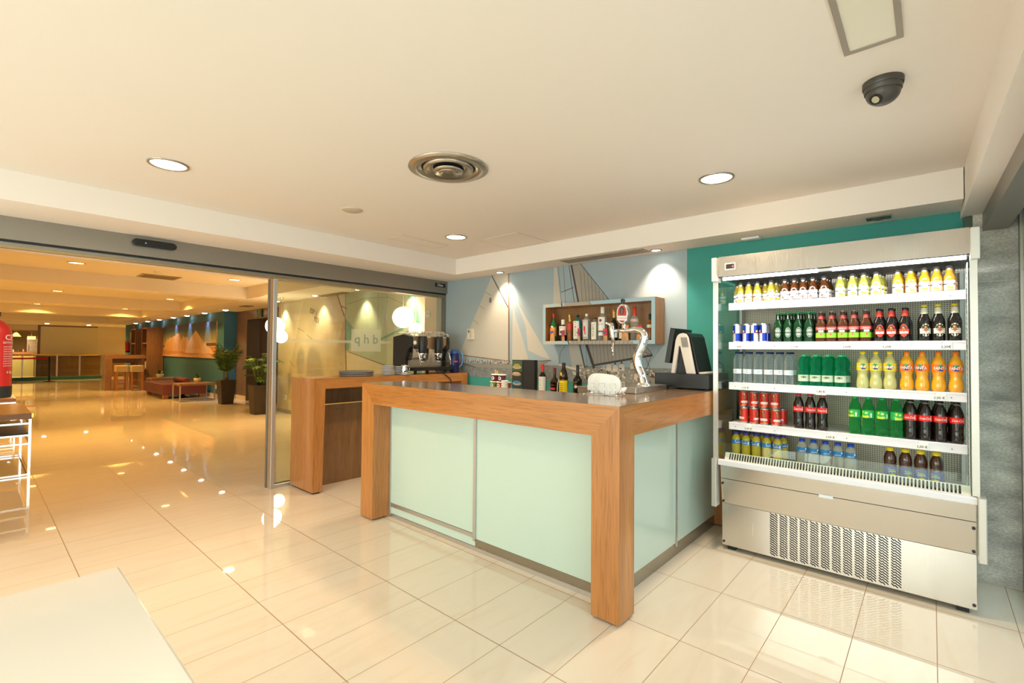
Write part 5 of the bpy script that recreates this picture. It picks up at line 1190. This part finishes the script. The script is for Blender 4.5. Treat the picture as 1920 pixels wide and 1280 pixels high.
for i in range(3):
    TRM = mat('tray_grey', (.20, .18, .16), .4)
    o = MB().lathe([(.0001, 0), (.165, 0), (.178, .016), (.182, .016), (.168, -.001+.001), (.0001, .003)], 40).move((-4.58, 2.70, CH+.0005+i*.0175)).build('round_tray', TRM)
    tag(o, 'round grey serving tray, %s of the three stacked on the coffee counter' % ('bottom', 'middle', 'top')[i], 'tray', 'stacked round trays')
t = thing('blue_jug', 'dark blue plastic jug with light blue handle at the end of the coffee counter', 'jug', (-4.48, 3.99, CH+.0005), None, False)
MB().lathe([(.0001, 0), (.048, 0), (.055, .02), (.058, .255), (.050, .275), (.045, .275)], 24).build('body', mat('dark_blue_plastic', (.012, .018, .12), .25), t)
MB().lathe([(.060, .24), (.060, .28), (.02, .285), (.0001, .285)], 24).build('lid', mat('mid_blue_plastic', (.03, .10, .32), .3), t)
MB().tube([(.045, .03, .255), (.075, .055, .25), (.085, .065, .19), (.075, .058, .10), (.05, .035, .07)], .010, 10).build('handle', mat('light_blue_plastic', (.10, .25, .55), .3), t)
b = MB(); b.cyl2([(-.022, .13), (.022, .13), (.022, .15), (-.022, .15)], .0595, 0, -.35); b.build('label', LBR, t)

# ================================================================= OPEN DRINKS FRIDGE
t = FR_ = thing('display_fridge', 'tall open-front stainless steel drinks fridge full of bottles and cans', 'refrigerator', (-.47, 3.78, 0))
FX0, FX1 = -1.104, .168
SCR = mat('screw_black', (.02, .02, .02), .4)
MB().box(FX0, FX1, 3.478, 4.08, .03, .318).build('lower_body', STEELX, t, .002)
for x in (FX0+.03, FX1-.08):
    for y in (3.50, 4.0): MB().box(x, x+.05, y, y+.05, 0, .03).build('foot', BLACKM, t)
b = MB()
for c in range(12):
    for j in range(19):
        for k in range(3):
            x = -.805+c*.0565+k*.0150; z = .313-j*.0150-(.0050*(k % 2))
            if z < .044: continue
            b.add([(x, 3.4765, z-.0015), (x+.0022, 3.4765, z+.0022), (x+.0050, 3.4765, z+.0016), (x+.0165, 3.4765, z-.0095), (x+.0160, 3.4765, z-.0130), (x+.0125, 3.4765, z-.0132)], [(0, 1, 2, 3, 4, 5)])
b.build('ventilation_slots', DARK, t)
MB().prism([(3.470, .322), (3.448, .492), (3.60, .492), (3.60, .322)], FX0+.002, FX1-.002, 'YZ').build('lower_apron', STEELX, t)
MB().prism([(3.447, .496), (3.436, .586), (3.60, .586), (3.60, .496)], FX0+.002, FX1-.002, 'YZ').build('upper_apron', STEELX, t)
MB().box(FX0, FX1, 3.60, 4.08, .318, .575).build('tank', STEEL, t)
MB().box(-.525, -.452, 3.441, 3.4465, .482, .500).build('rating_plate', WHITE, t)
for x in (FX0+.012, FX1-.012):
    for z, y in ((.46, 3.4515), (.335, 3.4675), (.055, 3.4775)): MB().tube([(x, y+.002, z), (x, y-.006, z)], .0075, 12).build('screw', SCR, t)
MB().box(FX0-.01, FX1+.003, 3.418, 3.462, .588, .624).build('front_bumper', mat('white_lilac_plastic', (.78, .77, .82), .35), t, .004)
b = MB(); b.add([(FX0+.02, 3.464, .622), (FX1-.02, 3.464, .622), (FX1-.02, 3.492, .668), (FX0+.02, 3.492, .668)], [(0, 1, 2, 3)], 0)
b.add([(FX0+.02, 3.492, .668), (FX1-.02, 3.492, .668), (FX1-.02, 3.60, .600), (FX0+.02, 3.60, .600)], [(0, 1, 2, 3)], 0)
n_ = 72
for i in range(n_):
    x = FX0+.05+i*(FX1-FX0-.1)/n_
    b.add([(x, 3.4645, .626), (x+.0085, 3.4645, .626), (x+.0085, 3.4865, .662), (x+.0042, 3.4885, .6655), (x, 3.4865, .662)], [(0, 1, 2, 3, 4)], 1)
b.v = [(x, y-.0006 if i >= 8 else y, z) for i, (x, y, z) in enumerate(b.v)]
b.build('air_intake_grille', [mat('cream_enamel', (.74, .70, .58), .4), DARK], t)
MB().box(FX0+.005, FX1-.01, 3.470, 3.474, .625, .733).build('low_front_glass', GLASS, t)
MB().box(FX0+.02, FX1-.02, 3.60, 4.0, .575, .583).build('bottom_deck', WHITE, t)
MB().box(FX0+.005, FX1-.012, 3.985, 4.0, .583, 1.885).build('back_panel', dots('perforated_cream_sheet', (.70, .64, .50), (.10, .08, .05)), t)
MB().box(FX0+.001, FX1-.008, 4.0, 4.08, .575, 1.885).build('rear_shell', STEEL, t)
MB().box(-1.124, -1.119, 3.452, 4.0, .63, 1.86).build('side_glass', GLASSG, t); MB().box(.158, .163, 3.452, 4.0, .63, 1.86).build('side_glass', GLASSG, t)
SP = mat('silver_paint', (.60, .57, .52), .35, .6)
MB().box(-1.150, -1.119, 3.436, 3.451, .63, 1.853).build('front_post', SP, t); MB().box(.152, .181, 3.436, 3.451, .63, 1.853).build('front_post', SP, t)
MB().box(-1.152, -1.117, 3.405, 3.50, 1.853, 2.020).build('corner_cap', SP, t, .004); MB().box(.153, .190, 3.405, 3.50, 1.853, 2.020).build('corner_cap', SP, t, .004)
MB().box(-1.148, -1.116, 3.39, 3.47, .303, .632).build('side_bumper', SP, t, .004); MB().box(.171, .203, 3.39, 3.47, .303, .632).build('side_bumper', SP, t, .004)
for x in (-1.108, .128):
    b = MB().box(x, x+.018, 3.90, 3.98, .60, 1.86, 0)
    if x > 0:
        for i in range(40): b.add([(x-.0005, 3.915, .62+i*.031), (x-.0005, 3.935, .62+i*.031), (x-.0005, 3.935, .637+i*.031), (x-.0005, 3.915, .637+i*.031)], [(0, 1, 2, 3)], 1)
    b.build('slotted_upright', [mat('pale_grey_enamel', (.55, .53, .50), .4), DARK], t)
b = MB().box(.146, .150, 3.56, 3.66, .62, 1.86, 0)
for i in range(38): b.add([(.1455, 3.575, .65+i*.031), (.1455, 3.60, .65+i*.031), (.1455, 3.60, .668+i*.031), (.1455, 3.575, .668+i*.031)], [(0, 1, 2, 3)], 1); b.add([(.1455, 3.625, .66+i*.031), (.1455, 3.64, .66+i*.031), (.1455, 3.64, .674+i*.031), (.1455, 3.625, .674+i*.031)], [(0, 1, 2, 3)], 1)
b.build('slotted_upright', [mat('pale_grey_enamel'), DARK], t)
# canopy with tubes and display
MB().prism([(3.434, 1.888), (3.444, 2.028), (4.08, 2.028), (4.08, 1.888)], -1.117, .153, 'YZ').build('canopy', STEELX, t)
MB().box(-1.117, .153, 3.447, 3.98, 1.883, 1.8875).build('canopy_lining', mat('canopy_dark', (.06, .055, .05), .4), t)
TUBE = mat('cold_tube_light', (1, 1, 1), .4, emit=(.95, .98, 1.0), es=12)
for (a, c) in ((-1.088, -.527), (-.452, .140)):
    q = MB().box(a, c, 3.448, 3.470, 1.864, 1.8825).build('light_tube', TUBE, t)
    area('lamp', (((a+c)/2)-(-.47), 3.475-3.78, 1.86), (math.radians(28), 0, 0), c-a, .03, 2.5, (.95, .98, 1.0), t)
MB().box(-.525, -.454, 3.450, 3.468, 1.866, 1.8825).build('tube_connector', WHITE, t)
t2 = MB().box(-1.070, -1.000, 3.432, 3.4365, 1.930, 1.978).build('temperature_display', SP, t)
b = MB().box(-1.062, -1.008, 3.4305, 3.4320, 1.938, 1.970, 0); b.text('4', .024, (-1.018, 3.4300, 1.944), mi=1)
b.build('digits', [BLACK, mat('red_led', (1, .05, .05), .5, emit=(1, .03, .04), es=3)], t2)
# shelves
SHELF = [1.716, 1.437, 1.150, .866]
TAGS = [[(-.775, '2,00 €', .050), (-.335, '2,00 €', .060)], [(-1.03, '1,80€', .06), (-.68, '2,10€', .06), (-.395, '2,60€', .06), (-.20, '2,20€', .06), (.06, '2,20€', .05)],
        [(-.985, '1,50 €', .048), (-.535, '1,80 €', .058), (.030, '2,00 €', .055)], [(-.965, '2,00 €', .048), (-.485, '2,00 €', .052), (-.045, '2,00 €', .055)]]
TAGM = mat('price_paper', (.84, .83, .80), .5)
for k, z in enumerate(SHELF):
    sh = MB().box(-1.092, .140, 3.612, 3.98, z-.022, z-.004).build('shelf', WHITE, t)
    lp = MB().box(-1.094, .142, 3.598, 3.611, z-.052, z+.0).box(-1.094, .142, 3.5965, 3.598, z-.050, z-.044).box(-1.094, .142, 3.5965, 3.598, z-.010, z-.003).build('price_rail', mat('white_lilac_plastic'), sh)
    for tx, s_, w_ in TAGS[k]:
        big = (k == 2 and tx == -.535)
        b = MB().box(tx-w_/2, tx+w_/2, 3.5945, 3.5962, z-(.056 if big else .047), z-(.002 if big else .006), 0)
        b.text(s_, .018, (tx, 3.5940, z-.040), mi=1); b.box(tx-w_*.36, tx-w_*.28, 3.5940, 3.5945, z-.014, z-.011, 1)
        b.build('price_tag', [TAGM, INK], sh)
    b = MB()
    for sx in (-1.05, -.80, -.40, .08): b.tube([(sx, 3.597, z-.030), (sx, 3.5955, z-.030)], .0028, 8)
    b.build('rail_screws', SCR, sh).__setitem__('label', 'tiny dark screws on the rail')

# ---- drinks
ROWN = ['front row', 'row behind the front one', 'third row back']
def place(proto, xs, ys, z, desc, group, rzj=.25, offs=None, rows=None, sc=.94):
    first = True; rnd = random.Random(len(desc)*7+int(z*100))
    for r_, y in enumerate(ys):
        X_ = xs if (rows is None or rows[r_] is None) else rows[r_]
        for i, x in enumerate(X_):
            dx = 0 if r_ == 0 else ((offs or .006)*(r_))
            proto.scale = (sc, sc, 1)
            lab = '%s, %s%s' % (desc, ordn(i, len(X_)), '' if r_ == 0 else ', '+('second', 'third')[r_-1]+' row')
            rz = rnd.uniform(-rzj, rzj)-math.atan2(x, y)
            if first:
                proto.location = (x+dx, y, z); proto['label'] = lab; proto.rotation_euler = (0, 0, rz); first = False
            else: dup(proto, (x+dx, y, z), rz, lab)
    # caller supplies descriptions of at most ten words
def kind(name, prof, bodym, caps, labels, group, n=18, cat='bottle'):
    return bottle(name, 'x', (0, 0, 0), prof, bodym, caps, labels, cat, group, n)
# juice bottles
JP = [(.026, 0), (.0275, .004), (.0275, .082), (.025, .094), (.0165, .112), (.0150, .128), (.0155, .134)]
def juice(colr, fruit, group, cap=(.16, .15, .13), dark=False):
    bm = mat('juice_'+group[:5], colr, .07, coat=.6)
    def f(b):
        band(b, .0281, .012, .066, 0, -PI*.9, PI*.25, 16)
        band(b, .0284, .040, .049, 1, -PI*.9, PI*.25, 16)
        b.textcyl('I MARE', .011, .0287, .0405, 0); b.ell(-.006, .025, .010, .009, .0285, 2); b.ell(.008, .023, .010, .008, .0286, 3)
        b.cyl2([(.026, .013), (.036, .013), (.036, .065), (.026, .065)], .0286, 2 if not dark else 0)
    return kind('juice_bottle', JP, bm, [('cap', mat('cap_'+group[:5], cap, .25, .7), [(.0165, .132), (.0170, .150)])], [('label', [WHITEP, INK, mat('fruit_'+group[:5], fruit[0], .5), mat('fruit2_'+group[:5], fruit[1], .5)], f)], group)
z = SHELF[0]-.0035; YF = 3.655
place(juice((.30, .215, .02), ((.85, .35, .04), (.85, .55, .05)), 'orange juice bottles'), [-1.031, -.976, -.920, -.833], (YF, YF+.062, YF+.124), z, 'olive yellow juice bottle at the left end, top shelf', '', rows=[None, [-1.075, -1.00, -.945, -.890, -.820], [-1.06, -1.0, -.94, -.88, -.82]])
place(juice((.075, .022, .004), ((.50, .07, .04), (.62, .25, .15)), 'apple juice bottles', dark=True), [-.748, -.692, -.640, -.585, -.522], (YF, YF+.062, YF+.124), z, 'dark brown juice bottle on the top shelf', '')
place(juice((.28, .265, .05), ((.85, .65, .03), (.80, .60, .02)), 'pineapple juice bottles'), [-.436, -.372, -.315, -.252], (YF, YF+.062, YF+.124), z, 'pale green yellow juice bottle on the top shelf', '', offs=.012)
place(juice((.47, .225, .015), ((.85, .30, .06), (.85, .50, .05)), 'peach juice bottles'), [-.150, -.090, -.029, .024, .078], (YF, YF+.062, YF+.124), z, 'golden juice bottle at the right end, top shelf', '', offs=.006)
# energy cans
def can(r, h, group, f, mats, name='drink_can'):
    t = thing(name, 'x', 'can', (0, 0, 0), group, False)
    MB().lathe([(.0001, .002), (r*.78, 0), (r*.82, .004), (r, .010)], 20).lathe([(r, h-.010), (r*.86, h-.003), (r*.86, h), (r*.80, h), (r*.78, h-.004), (.0001, h-.004)], 20).build('rims', SILV, t)
    b = MB(); f(b, r, h); b.build('body', mats, t)
    b = MB(); b.lathe([(.008, h-.0035), (.008, h-.002), (.0001, h-.002)], 10); b.build('pull_tab', SILV, t)
    return t
def rbull(b, r, h):
    for q in range(4):
        b.lathe([(r, .010), (r, h*.50)], 5, mi=(0 if q % 2 else 1), a0=-PI*.75+q*PI/2, a1=-PI*.75+(q+1)*PI/2)
        b.lathe([(r, h*.50), (r, h-.010)], 5, mi=(1 if q % 2 else 0), a0=-PI*.75+q*PI/2, a1=-PI*.75+(q+1)*PI/2)
    for a in (-PI/2, PI/2): b.textcyl('Red Bull', .0135, r+.0004, h*.47, 2, a); b.ell(0, h*.60, .008, .007, r+.0004, 3, a)
place(can(.0262, .133, 'slim energy drink cans', rbull, [mat('can_blue', (.01, .035, .33), .25, .4), mat('can_silver', (.62, .64, .68), .28, .5), LBR, YEL]), [-1.058, -.992, -.938, -.882], (YF, YF+.058), SHELF[1]-.0035, 'slim blue and silver can on the second shelf', '', 1.2)
# beers
LN = [(.028, 0), (.030, .004), (.030, .105), (.028, .118), (.018, .142), (.0135, .160), (.0125, .190), (.0135, .196)]
def hein(b):
    b.ell(0, .066, .019, .033, .0306, 0); b.ell(0, .066, .0165, .030, .0309, 1); b.ell(0, .066, .014, .024, .0312, 2)
    b.cyl2([(-.020, .060), (-.007, .060), (.007, .060), (.020, .060), (.020, .070), (.007, .070), (-.007, .070), (-.020, .070)], .0315, 1); b.textcyl('Heineken', .0082, .0318, .0625, 2); b.ell(0, .080, .003, .003, .0317, 3)
def nk(z0, z1, r0, r1): return lambda b: b.lathe([(r0, z0), (r1, z1)], 14, a0=-PI, a1=0)
place(kind('beer_bottle', LN, mat('heavy_green_glass', (.004, .034, .009), .06), [('cap', GREEN, [(.0145, .193), (.0140, .203)])],
      [('label', [mat('lab_silver', (.50, .55, .52), .4), DKG, mat('lab_sage', (.34, .40, .35), .4), LBR], hein), ('neck_label_or_glint', [LBL], lambda b: b.lathe([(.0140, .158), (.0132, .182)], 6, a0=-PI*.58, a1=-PI*.42))], 'green beer bottles'),  # narrow pale neck strip is a painted vertical highlight on the glass
      [-.790, -.731, -.671, -.610], (YF, YF+.064, YF+.128), SHELF[1]-.0035, 'green beer bottle with oval silver label', '', .25)
def desp(b):
    band(b, .0306, .028, .060, 0); band(b, .0306, .060, .078, 1); band(b, .0306, .078, .098, 2); b.textcyl('DESPERADOS', .0078, .0309, .083, 3); b.ell(0, .050, .006, .008, .0310, 2)
    for i in range(3): b.cyl2([(-.016, .063+i*.005), (.016, .063+i*.005), (.016, .066+i*.005), (-.016, .066+i*.005)], .0310, 3)
place(kind('beer_bottle', LN, clearish('amber_beer_clear_glass', (.55, .28, .16), (.13, .045, .018), .45), [('cap', SILV, [(.0145, .193), (.0140, .203)])],
      [('label', [mat('lab_lime', (.25, .50, .03), .5), mat('lab_black', (.03, .02, .02), .5), mat('lab_rose', (.60, .10, .09), .5), WHITEP], desp), ('neck_label_or_glint', [mat('lab_rose')], nk(.150, .172, .0158, .0138))], 'amber beer bottles'),
      [-.541, -.483, -.423, -.366, -.306], (YF, YF+.064), SHELF[1]-.0035, 'amber beer bottle with green and red label', '', .2)
BN = [(.030, 0), (.0325, .004), (.0325, .108), (.030, .122), (.020, .146), (.015, .160), (.0135, .188), (.0145, .195)]
def cruz(c0):
    def f(b):
        b.ell(0, .066, .023, .038, .0331, 0); b.cyl2([(-.030, .045), (-.010, .045), (.010, .045), (.030, .045), (.030, .075), (.010, .075), (-.010, .075), (-.030, .075)], .0333, 0)
        b.ell(0, .076, .015, .020, .0336, 1); b.ell(0, .072, .009, .016, .0339, 2); b.ell(-.003, .084, .004, .004, .0342, 4)
        b.cyl2([(-.024, .048), (-.008, .048), (.008, .048), (.024, .048), (.024, .061), (.008, .061), (-.008, .061), (-.024, .061)], .0340, 3); b.textcyl('Cruzcampo', .0098, .0344, .0515, 5)
    return f
CM = lambda c: [c, mat('emb_dark', (.05, .03, .02), .5), mat('emb_brown', (.36, .11, .04), .5), WHITEP, GOLDM, LBR]
place(kind('beer_bottle', BN, BKG, [('cap', BLACK, [(.0155, .192), (.0150, .202)])], [('label', CM(mat('lab_red', (.68, .06, .03), .45)), cruz(0)), ('neck_label_or_glint', [mat('lab_red')], nk(.152, .186, .0185, .0145))], 'red labelled beer bottles'),
      [-.240, -.182, -.119], (YF, YF+.070), SHELF[1]-.0035, 'dark beer bottle with bright red label', '', .25, sc=.88)
place(kind('beer_bottle', [(r*1.02, q*1.045) for r, q in BN], BKG, [('cap', YEL, [(.0158, .200), (.0152, .212)])], [('label', CM(mat('lab_cream', (.62, .60, .44), .5)), cruz(0)), ('neck_label_or_glint', [mat('lab_cream'), YEL], nk(.160, .196, .0190, .0150))], 'cream labelled beer bottles'),
      [-.032, .029, .098], (YF,), SHELF[1]-.0035, 'dark beer bottle with cream label and yellow cap', '', .3)
# water
WP = [(.026, 0), (.030, .006)]
for i in range(8): WP += [(.0300, .012+i*.016), (.0288, .020+i*.016)]
WP += [(.0300, .145), (.030, .160), (.024, .185), (.0135, .200), (.0125, .208)]
def wat(b):
    band(b, .0306, .066, .098, 0); b.ell(.003, .082, .017, .009, .0309, 1); b.ell(.003, .082, .010, .003, .0312, 0)
place(kind('water_bottle', WP, clearish('clear_water_plastic', (.86, .91, .92), (.66, .74, .76), .06), [('cap', mat('navy_cap', (.015, .03, .14), .4), [(.0150, .206), (.0150, .220)])], [('label', [WHITEP, mat('label_sky_blue', (.06, .32, .62), .5)], wat)], 'clear water bottles'),
      [-1.052, -.986, -.916, -.850, -.788, -.726], (YF, YF+.066), SHELF[2]-.0035, 'clear water bottle with navy cap', '', .6)
GP = [(.028, 0), (.033, .006), (.0335, .085), (.031, .100), (.0245, .112), (.029, .125), (.0325, .145), (.031, .165), (.022, .182), (.0135, .190), (.0125, .196)]
def gw(b):
    band(b, .0341, .030, .072, 0); b.ell(0, .058, .020, .008, .0344, 1); b.ell(0, .058, .0175, .006, .0347, 2)
place(kind('water_bottle', GP, clearish('sparkling_green_plastic', (.12, .80, .50), (.02, .45, .26), .10), [('cap', mat('mint_cap', (.06, .60, .24), .4), [(.0150, .193), (.0150, .206)])], [('label', [mat('lab_pale_green', (.52, .62, .48), .5), mat('lab_gold', (.55, .45, .2), .4), mat('lab_deep', (.03, .12, .09), .5)], gw)], 'green sparkling water bottles'),
      [-.640, -.573, -.506, -.437], (YF, YF+.072), SHELF[2]-.0035, 'emerald green water bottle with waisted shape', '', .2, offs=.014)
# fanta style bottles
FP = [(.026, 0), (.034, .010), (.0355, .030), (.033, .055), (.0275, .080), (.029, .095), (.0335, .115), (.0335, .155), (.030, .175), (.019, .196), (.0135, .205), (.0130, .213)]
def fanta(lc):
    def f(b):
        band(b, .0342, .112, .158, 0, -PI, .2, 16); b.ell(0, .136, .022, .016, .0346, 2); b.ell(-.002, .150, .010, .006, .0349, 3); b.ell(.018, .148, .005, .005, .0349, 4)
        b.textcyl('FANTA', .0235, .0353, .1265, 1, sx=.92)
        b.cyl2([(-.010, .119), (.012, .119), (.012, .126), (-.010, .126)], .0352, 2)
    return f
def fp(group, liquid, lc, capm):
    return kind('soda_bottle', FP, mat('soda_'+group[:4], liquid, .08, coat=.7), [('neck', clearish('clear_neck', (.9, .92, .9), (.6, .6, .5), .25), [(.0135, .205), (.0130, .214)]), ('cap', capm, [(.0155, .212), (.0155, .228)])],
                [('label', [lc, WHITEP, mat('print_navy', (.02, .04, .22), .5), GREEN, mat('print_lime', (.5, .7, .1), .5)], fanta(lc))], group, 22)
place(fp('lemon sodas', (.48, .46, .16), YEL, YEL), [-.322, -.257, -.190], (YF,), SHELF[2]-.0035, 'lemon soda bottle with yellow cap and label', '', .15)
place(fp('orange sodas', (.80, .36, .008), ORANGE, ORANGE), [-.112, -.043, .028, .101], (YF,), SHELF[2]-.0035, 'orange soda bottle with orange cap and label', '', .3)
# shelf four
def cz(b, r, h):
    b.lathe([(r, .010), (r, h-.010)], 24, mi=0)
    for a in (-PI/2, PI/2):
        b.ell(0, h*.66, .013, .026, r+.0003, 1, a); b.ell(0, h*.62, .008, .020, r+.0006, 2, a); b.ell(-.003, h*.80, .005, .005, r+.0009, 4, a)
        b.cyl2([(-.026, h*.27), (-.013, h*.25), (0, h*.25), (.013, h*.25), (.026, h*.27), (.026, h*.37), (.013, h*.39), (0, h*.39), (-.013, h*.39), (-.026, h*.37)], r+.0007, 3, a); b.textcyl('Cruzcampo', .0105, r+.0012, h*.29, 5, a)
        b.cyl2([(-.018, h*.14), (.018, h*.14), (.018, h*.17), (-.018, h*.17)], r+.0004, 4, a)
rc = can(.0322, .1135, 'red beer cans', cz, CM(mat('can_red', (.60, .035, .02), .25, .3)))
place(rc, [-1.010, -.943, -.876, -.806], (YF, YF+.068), SHELF[3]-.0035, 'red beer can in the lower tier', '', .9, offs=.025)
rc2 = dup(rc, (0, 0, 0), 0, 'x')
place(rc2, [-1.013, -.946, -.879, -.810], (YF, ), SHELF[3]+.1105, 'red beer can stacked in the upper tier', '', .5)
CP = [(.028, 0), (.031, .008), (.033, .030), (.0300, .060), (.0305, .085), (.0335, .110), (.0335, .150), (.030, .170), (.020, .200), (.0135, .212), (.0128, .220)]
def coke(b):
    band(b, .0341, .112, .146, 0, -PI, .25, 16); b.textcyl('Coca-Cola', .0190, .0346, .1225, 1, -PI/2-.05, sx=.72, sh=.35); b.cyl2([(.028, .114), (.031, .114), (.031, .144), (.028, .144)], .0346, 1)
def cola(group, capm):
    COLA = mat('dark_cola', (.012, .005, .003), .06, coat=.6)
    return kind('cola_bottle', CP, COLA, [('neck', clearish('clear_neck'  , (.9, .92, .9), (.6, .6, .5), .25), [(.0138, .211), (.0132, .221)]), ('cap', capm, [(.0158, .219), (.0158, .234)])], [('label', [mat('cola_red', (.75, .01, .01), .4), WHITEP], coke)], group, 22)
place(cola('red capped cola bottles', RED), [-.669, -.602, -.535], (YF,), SHELF[3]-.0035, 'cola bottle with bright red cap', '', .15)
place(cola('dark capped cola bottles', BLACK), [-.096, -.031, .034, .103], (YF, YF+.075), SHELF[3]-.0035, 'cola bottle with dark cap and red label', '', .25, offs=-.01)
SPR = [(.026, 0), (.033, .008), (.0335, .035), (.030, .050), (.0325, .070), (.030, .090), (.033, .110), (.0335, .150), (.029, .172), (.018, .205), (.0135, .214), (.0130, .222)]
def spr(b):
    band(b, .0342, .105, .152, 0, -PI, .2, 16); b.cyl2([(-.026, .106), (.004, .106), (.020, .112), (.012, .122), (-.010, .118), (-.026, .126)], .0346, 1); b.ell(.002, .136, .009, .007, .0346, 2); b.cyl2([(.024, .110), (.033, .110), (.033, .136), (.024, .136)], .0347, 3)
    b.ell(-.018, .140, .006, .008, .0346, 1)
place(kind('soda_bottle', SPR, clearish('soft_green_plastic', (.40, .88, .48), (.06, .45, .16), .12), [('cap', GREEN, [(.0158, .219), (.0158, .234)])], [('label', [mat('lab_green', (.02, .45, .08), .4), mat('lab_yellow_green', (.62, .75, .05), .4), mat('lab_pale_lime', (.55, .80, .25), .4), WHITEP], spr)], 'green soda bottles', 20),
      [-.364, -.297, -.229, -.161], (YF, YF+.070), SHELF[3]-.0035, 'green lemonade bottle with green cap', '', .8, offs=-.004)
# bottom deck
SPP = [(.028, 0), (.032, .008), (.032, .120), (.0315, .150), (.028, .168), (.018, .184), (.0145, .190)]
def spo(b):
    band(b, .0326, .122, .152, 0, -PI, .3, 14); b.textcyl('Aquarius', .0125, .0330, .130, 1); b.ell(-.018, .145, .003, .005, .0330, 1); b.ell(.006, .142, .004, .004, .0331, 2); b.cyl2([(.024, .124), (.033, .124), (.033, .146), (.024, .146)], .0331, 1)
ZD = .5835; YD = 3.680
place(kind('sports_drink_bottle', SPP, mat('sport_yellow', (.50, .40, .02), .10, coat=.5), [('cap', mat('violet_cap', (.06, .05, .30), .4), [(.0185, .188), (.0185, .207)])], [('label', [mat('lab_blue', (.02, .22, .55), .4), WHITEP, ORANGE], spo)], 'yellow sports drink bottles'),
      [-1.069, -1.003, -.936, -.869, -.802], (YD, YD+.072), ZD, 'yellow sports drink bottle with violet cap', '', .5, offs=.02)
def bl(b):
    band(b, .0326, .122, .154, 0, -PI, .3, 14); b.textcyl('aqua-rius', .0115, .0330, .128, 1); b.cyl2([(.018, .138), (.028, .138), (.028, .150), (.018, .150)], .0330, 1)
place(kind('sports_drink_bottle', SPP, clearish('cloudy_clear', (.82, .84, .80), (.55, .56, .50), .45), [('cap', BLUE, [(.0185, .188), (.0185, .207)])], [('label', [mat('lab_mid_blue', (.01, .20, .50), .4), WHITEP], bl)], 'pale sports drink bottles'),
      [-.655, -.589, -.523, -.455, -.388], (YD,), ZD, 'pale sports drink bottle with blue cap', '', .3)
TP = [(.030, 0), (.034, .008), (.034, .105), (.031, .118), (.0335, .132), (.033, .155), (.026, .178), (.0195, .190), (.018, .196)]
def te(b):
    band(b, .0346, .020, .105, 0, -PI, .25, 14); b.ell(0, .070, .022, .020, .0350, 1); b.textcyl('NESTEA', .0115, .0354, .070, 2); b.ell(.004, .052, .013, .009, .0353, 3); b.ell(-.016, .088, .006, .004, .0353, 4)
place(kind('iced_tea_bottle', TP, mat('dark_tea', (.055, .014, .004), .07, coat=.6), [('cap', YEL, [(.0205, .194), (.0205, .214)])], [('label', [mat('lab_slate_blue', (.07, .12, .36), .45), mat('lab_leaf', (.18, .42, .10), .5), WHITEP, YEL, ORANGE], te)], 'iced tea bottles'),
      [-.194, -.122, -.053, .016], (YD,), ZD, 'iced tea bottle with yellow cap', '', .7)

# sticker on the street-side glass
t = thing('glass_sticker', 'narrow yellow green sticker on the glass at the right edge', 'sticker', (.39, 3.9, 1.98))
b = MB().box(.3925, .3950, 3.80, 3.955, 1.84, 2.13, 0)
for k, (z0_, z1_) in enumerate(((1.86, 1.93), (1.97, 2.01), (2.09, 2.115))): b.poly([(.3922, 3.81, z0_), (.3922, 3.945, z0_), (.3922, 3.945, z1_), (.3922, 3.81, z1_)], 1)
b.poly([(.3920, 3.86+.02*math.cos(a*PI/8), 2.05+.02*math.sin(a*PI/8)) for a in range(16)], 2)
skew(b); b.build('sheet', [mat('sticker_pale_green', (.50, .58, .38), .4), mat('sticker_yellow', (.62, .55, .10), .4), INK], t)
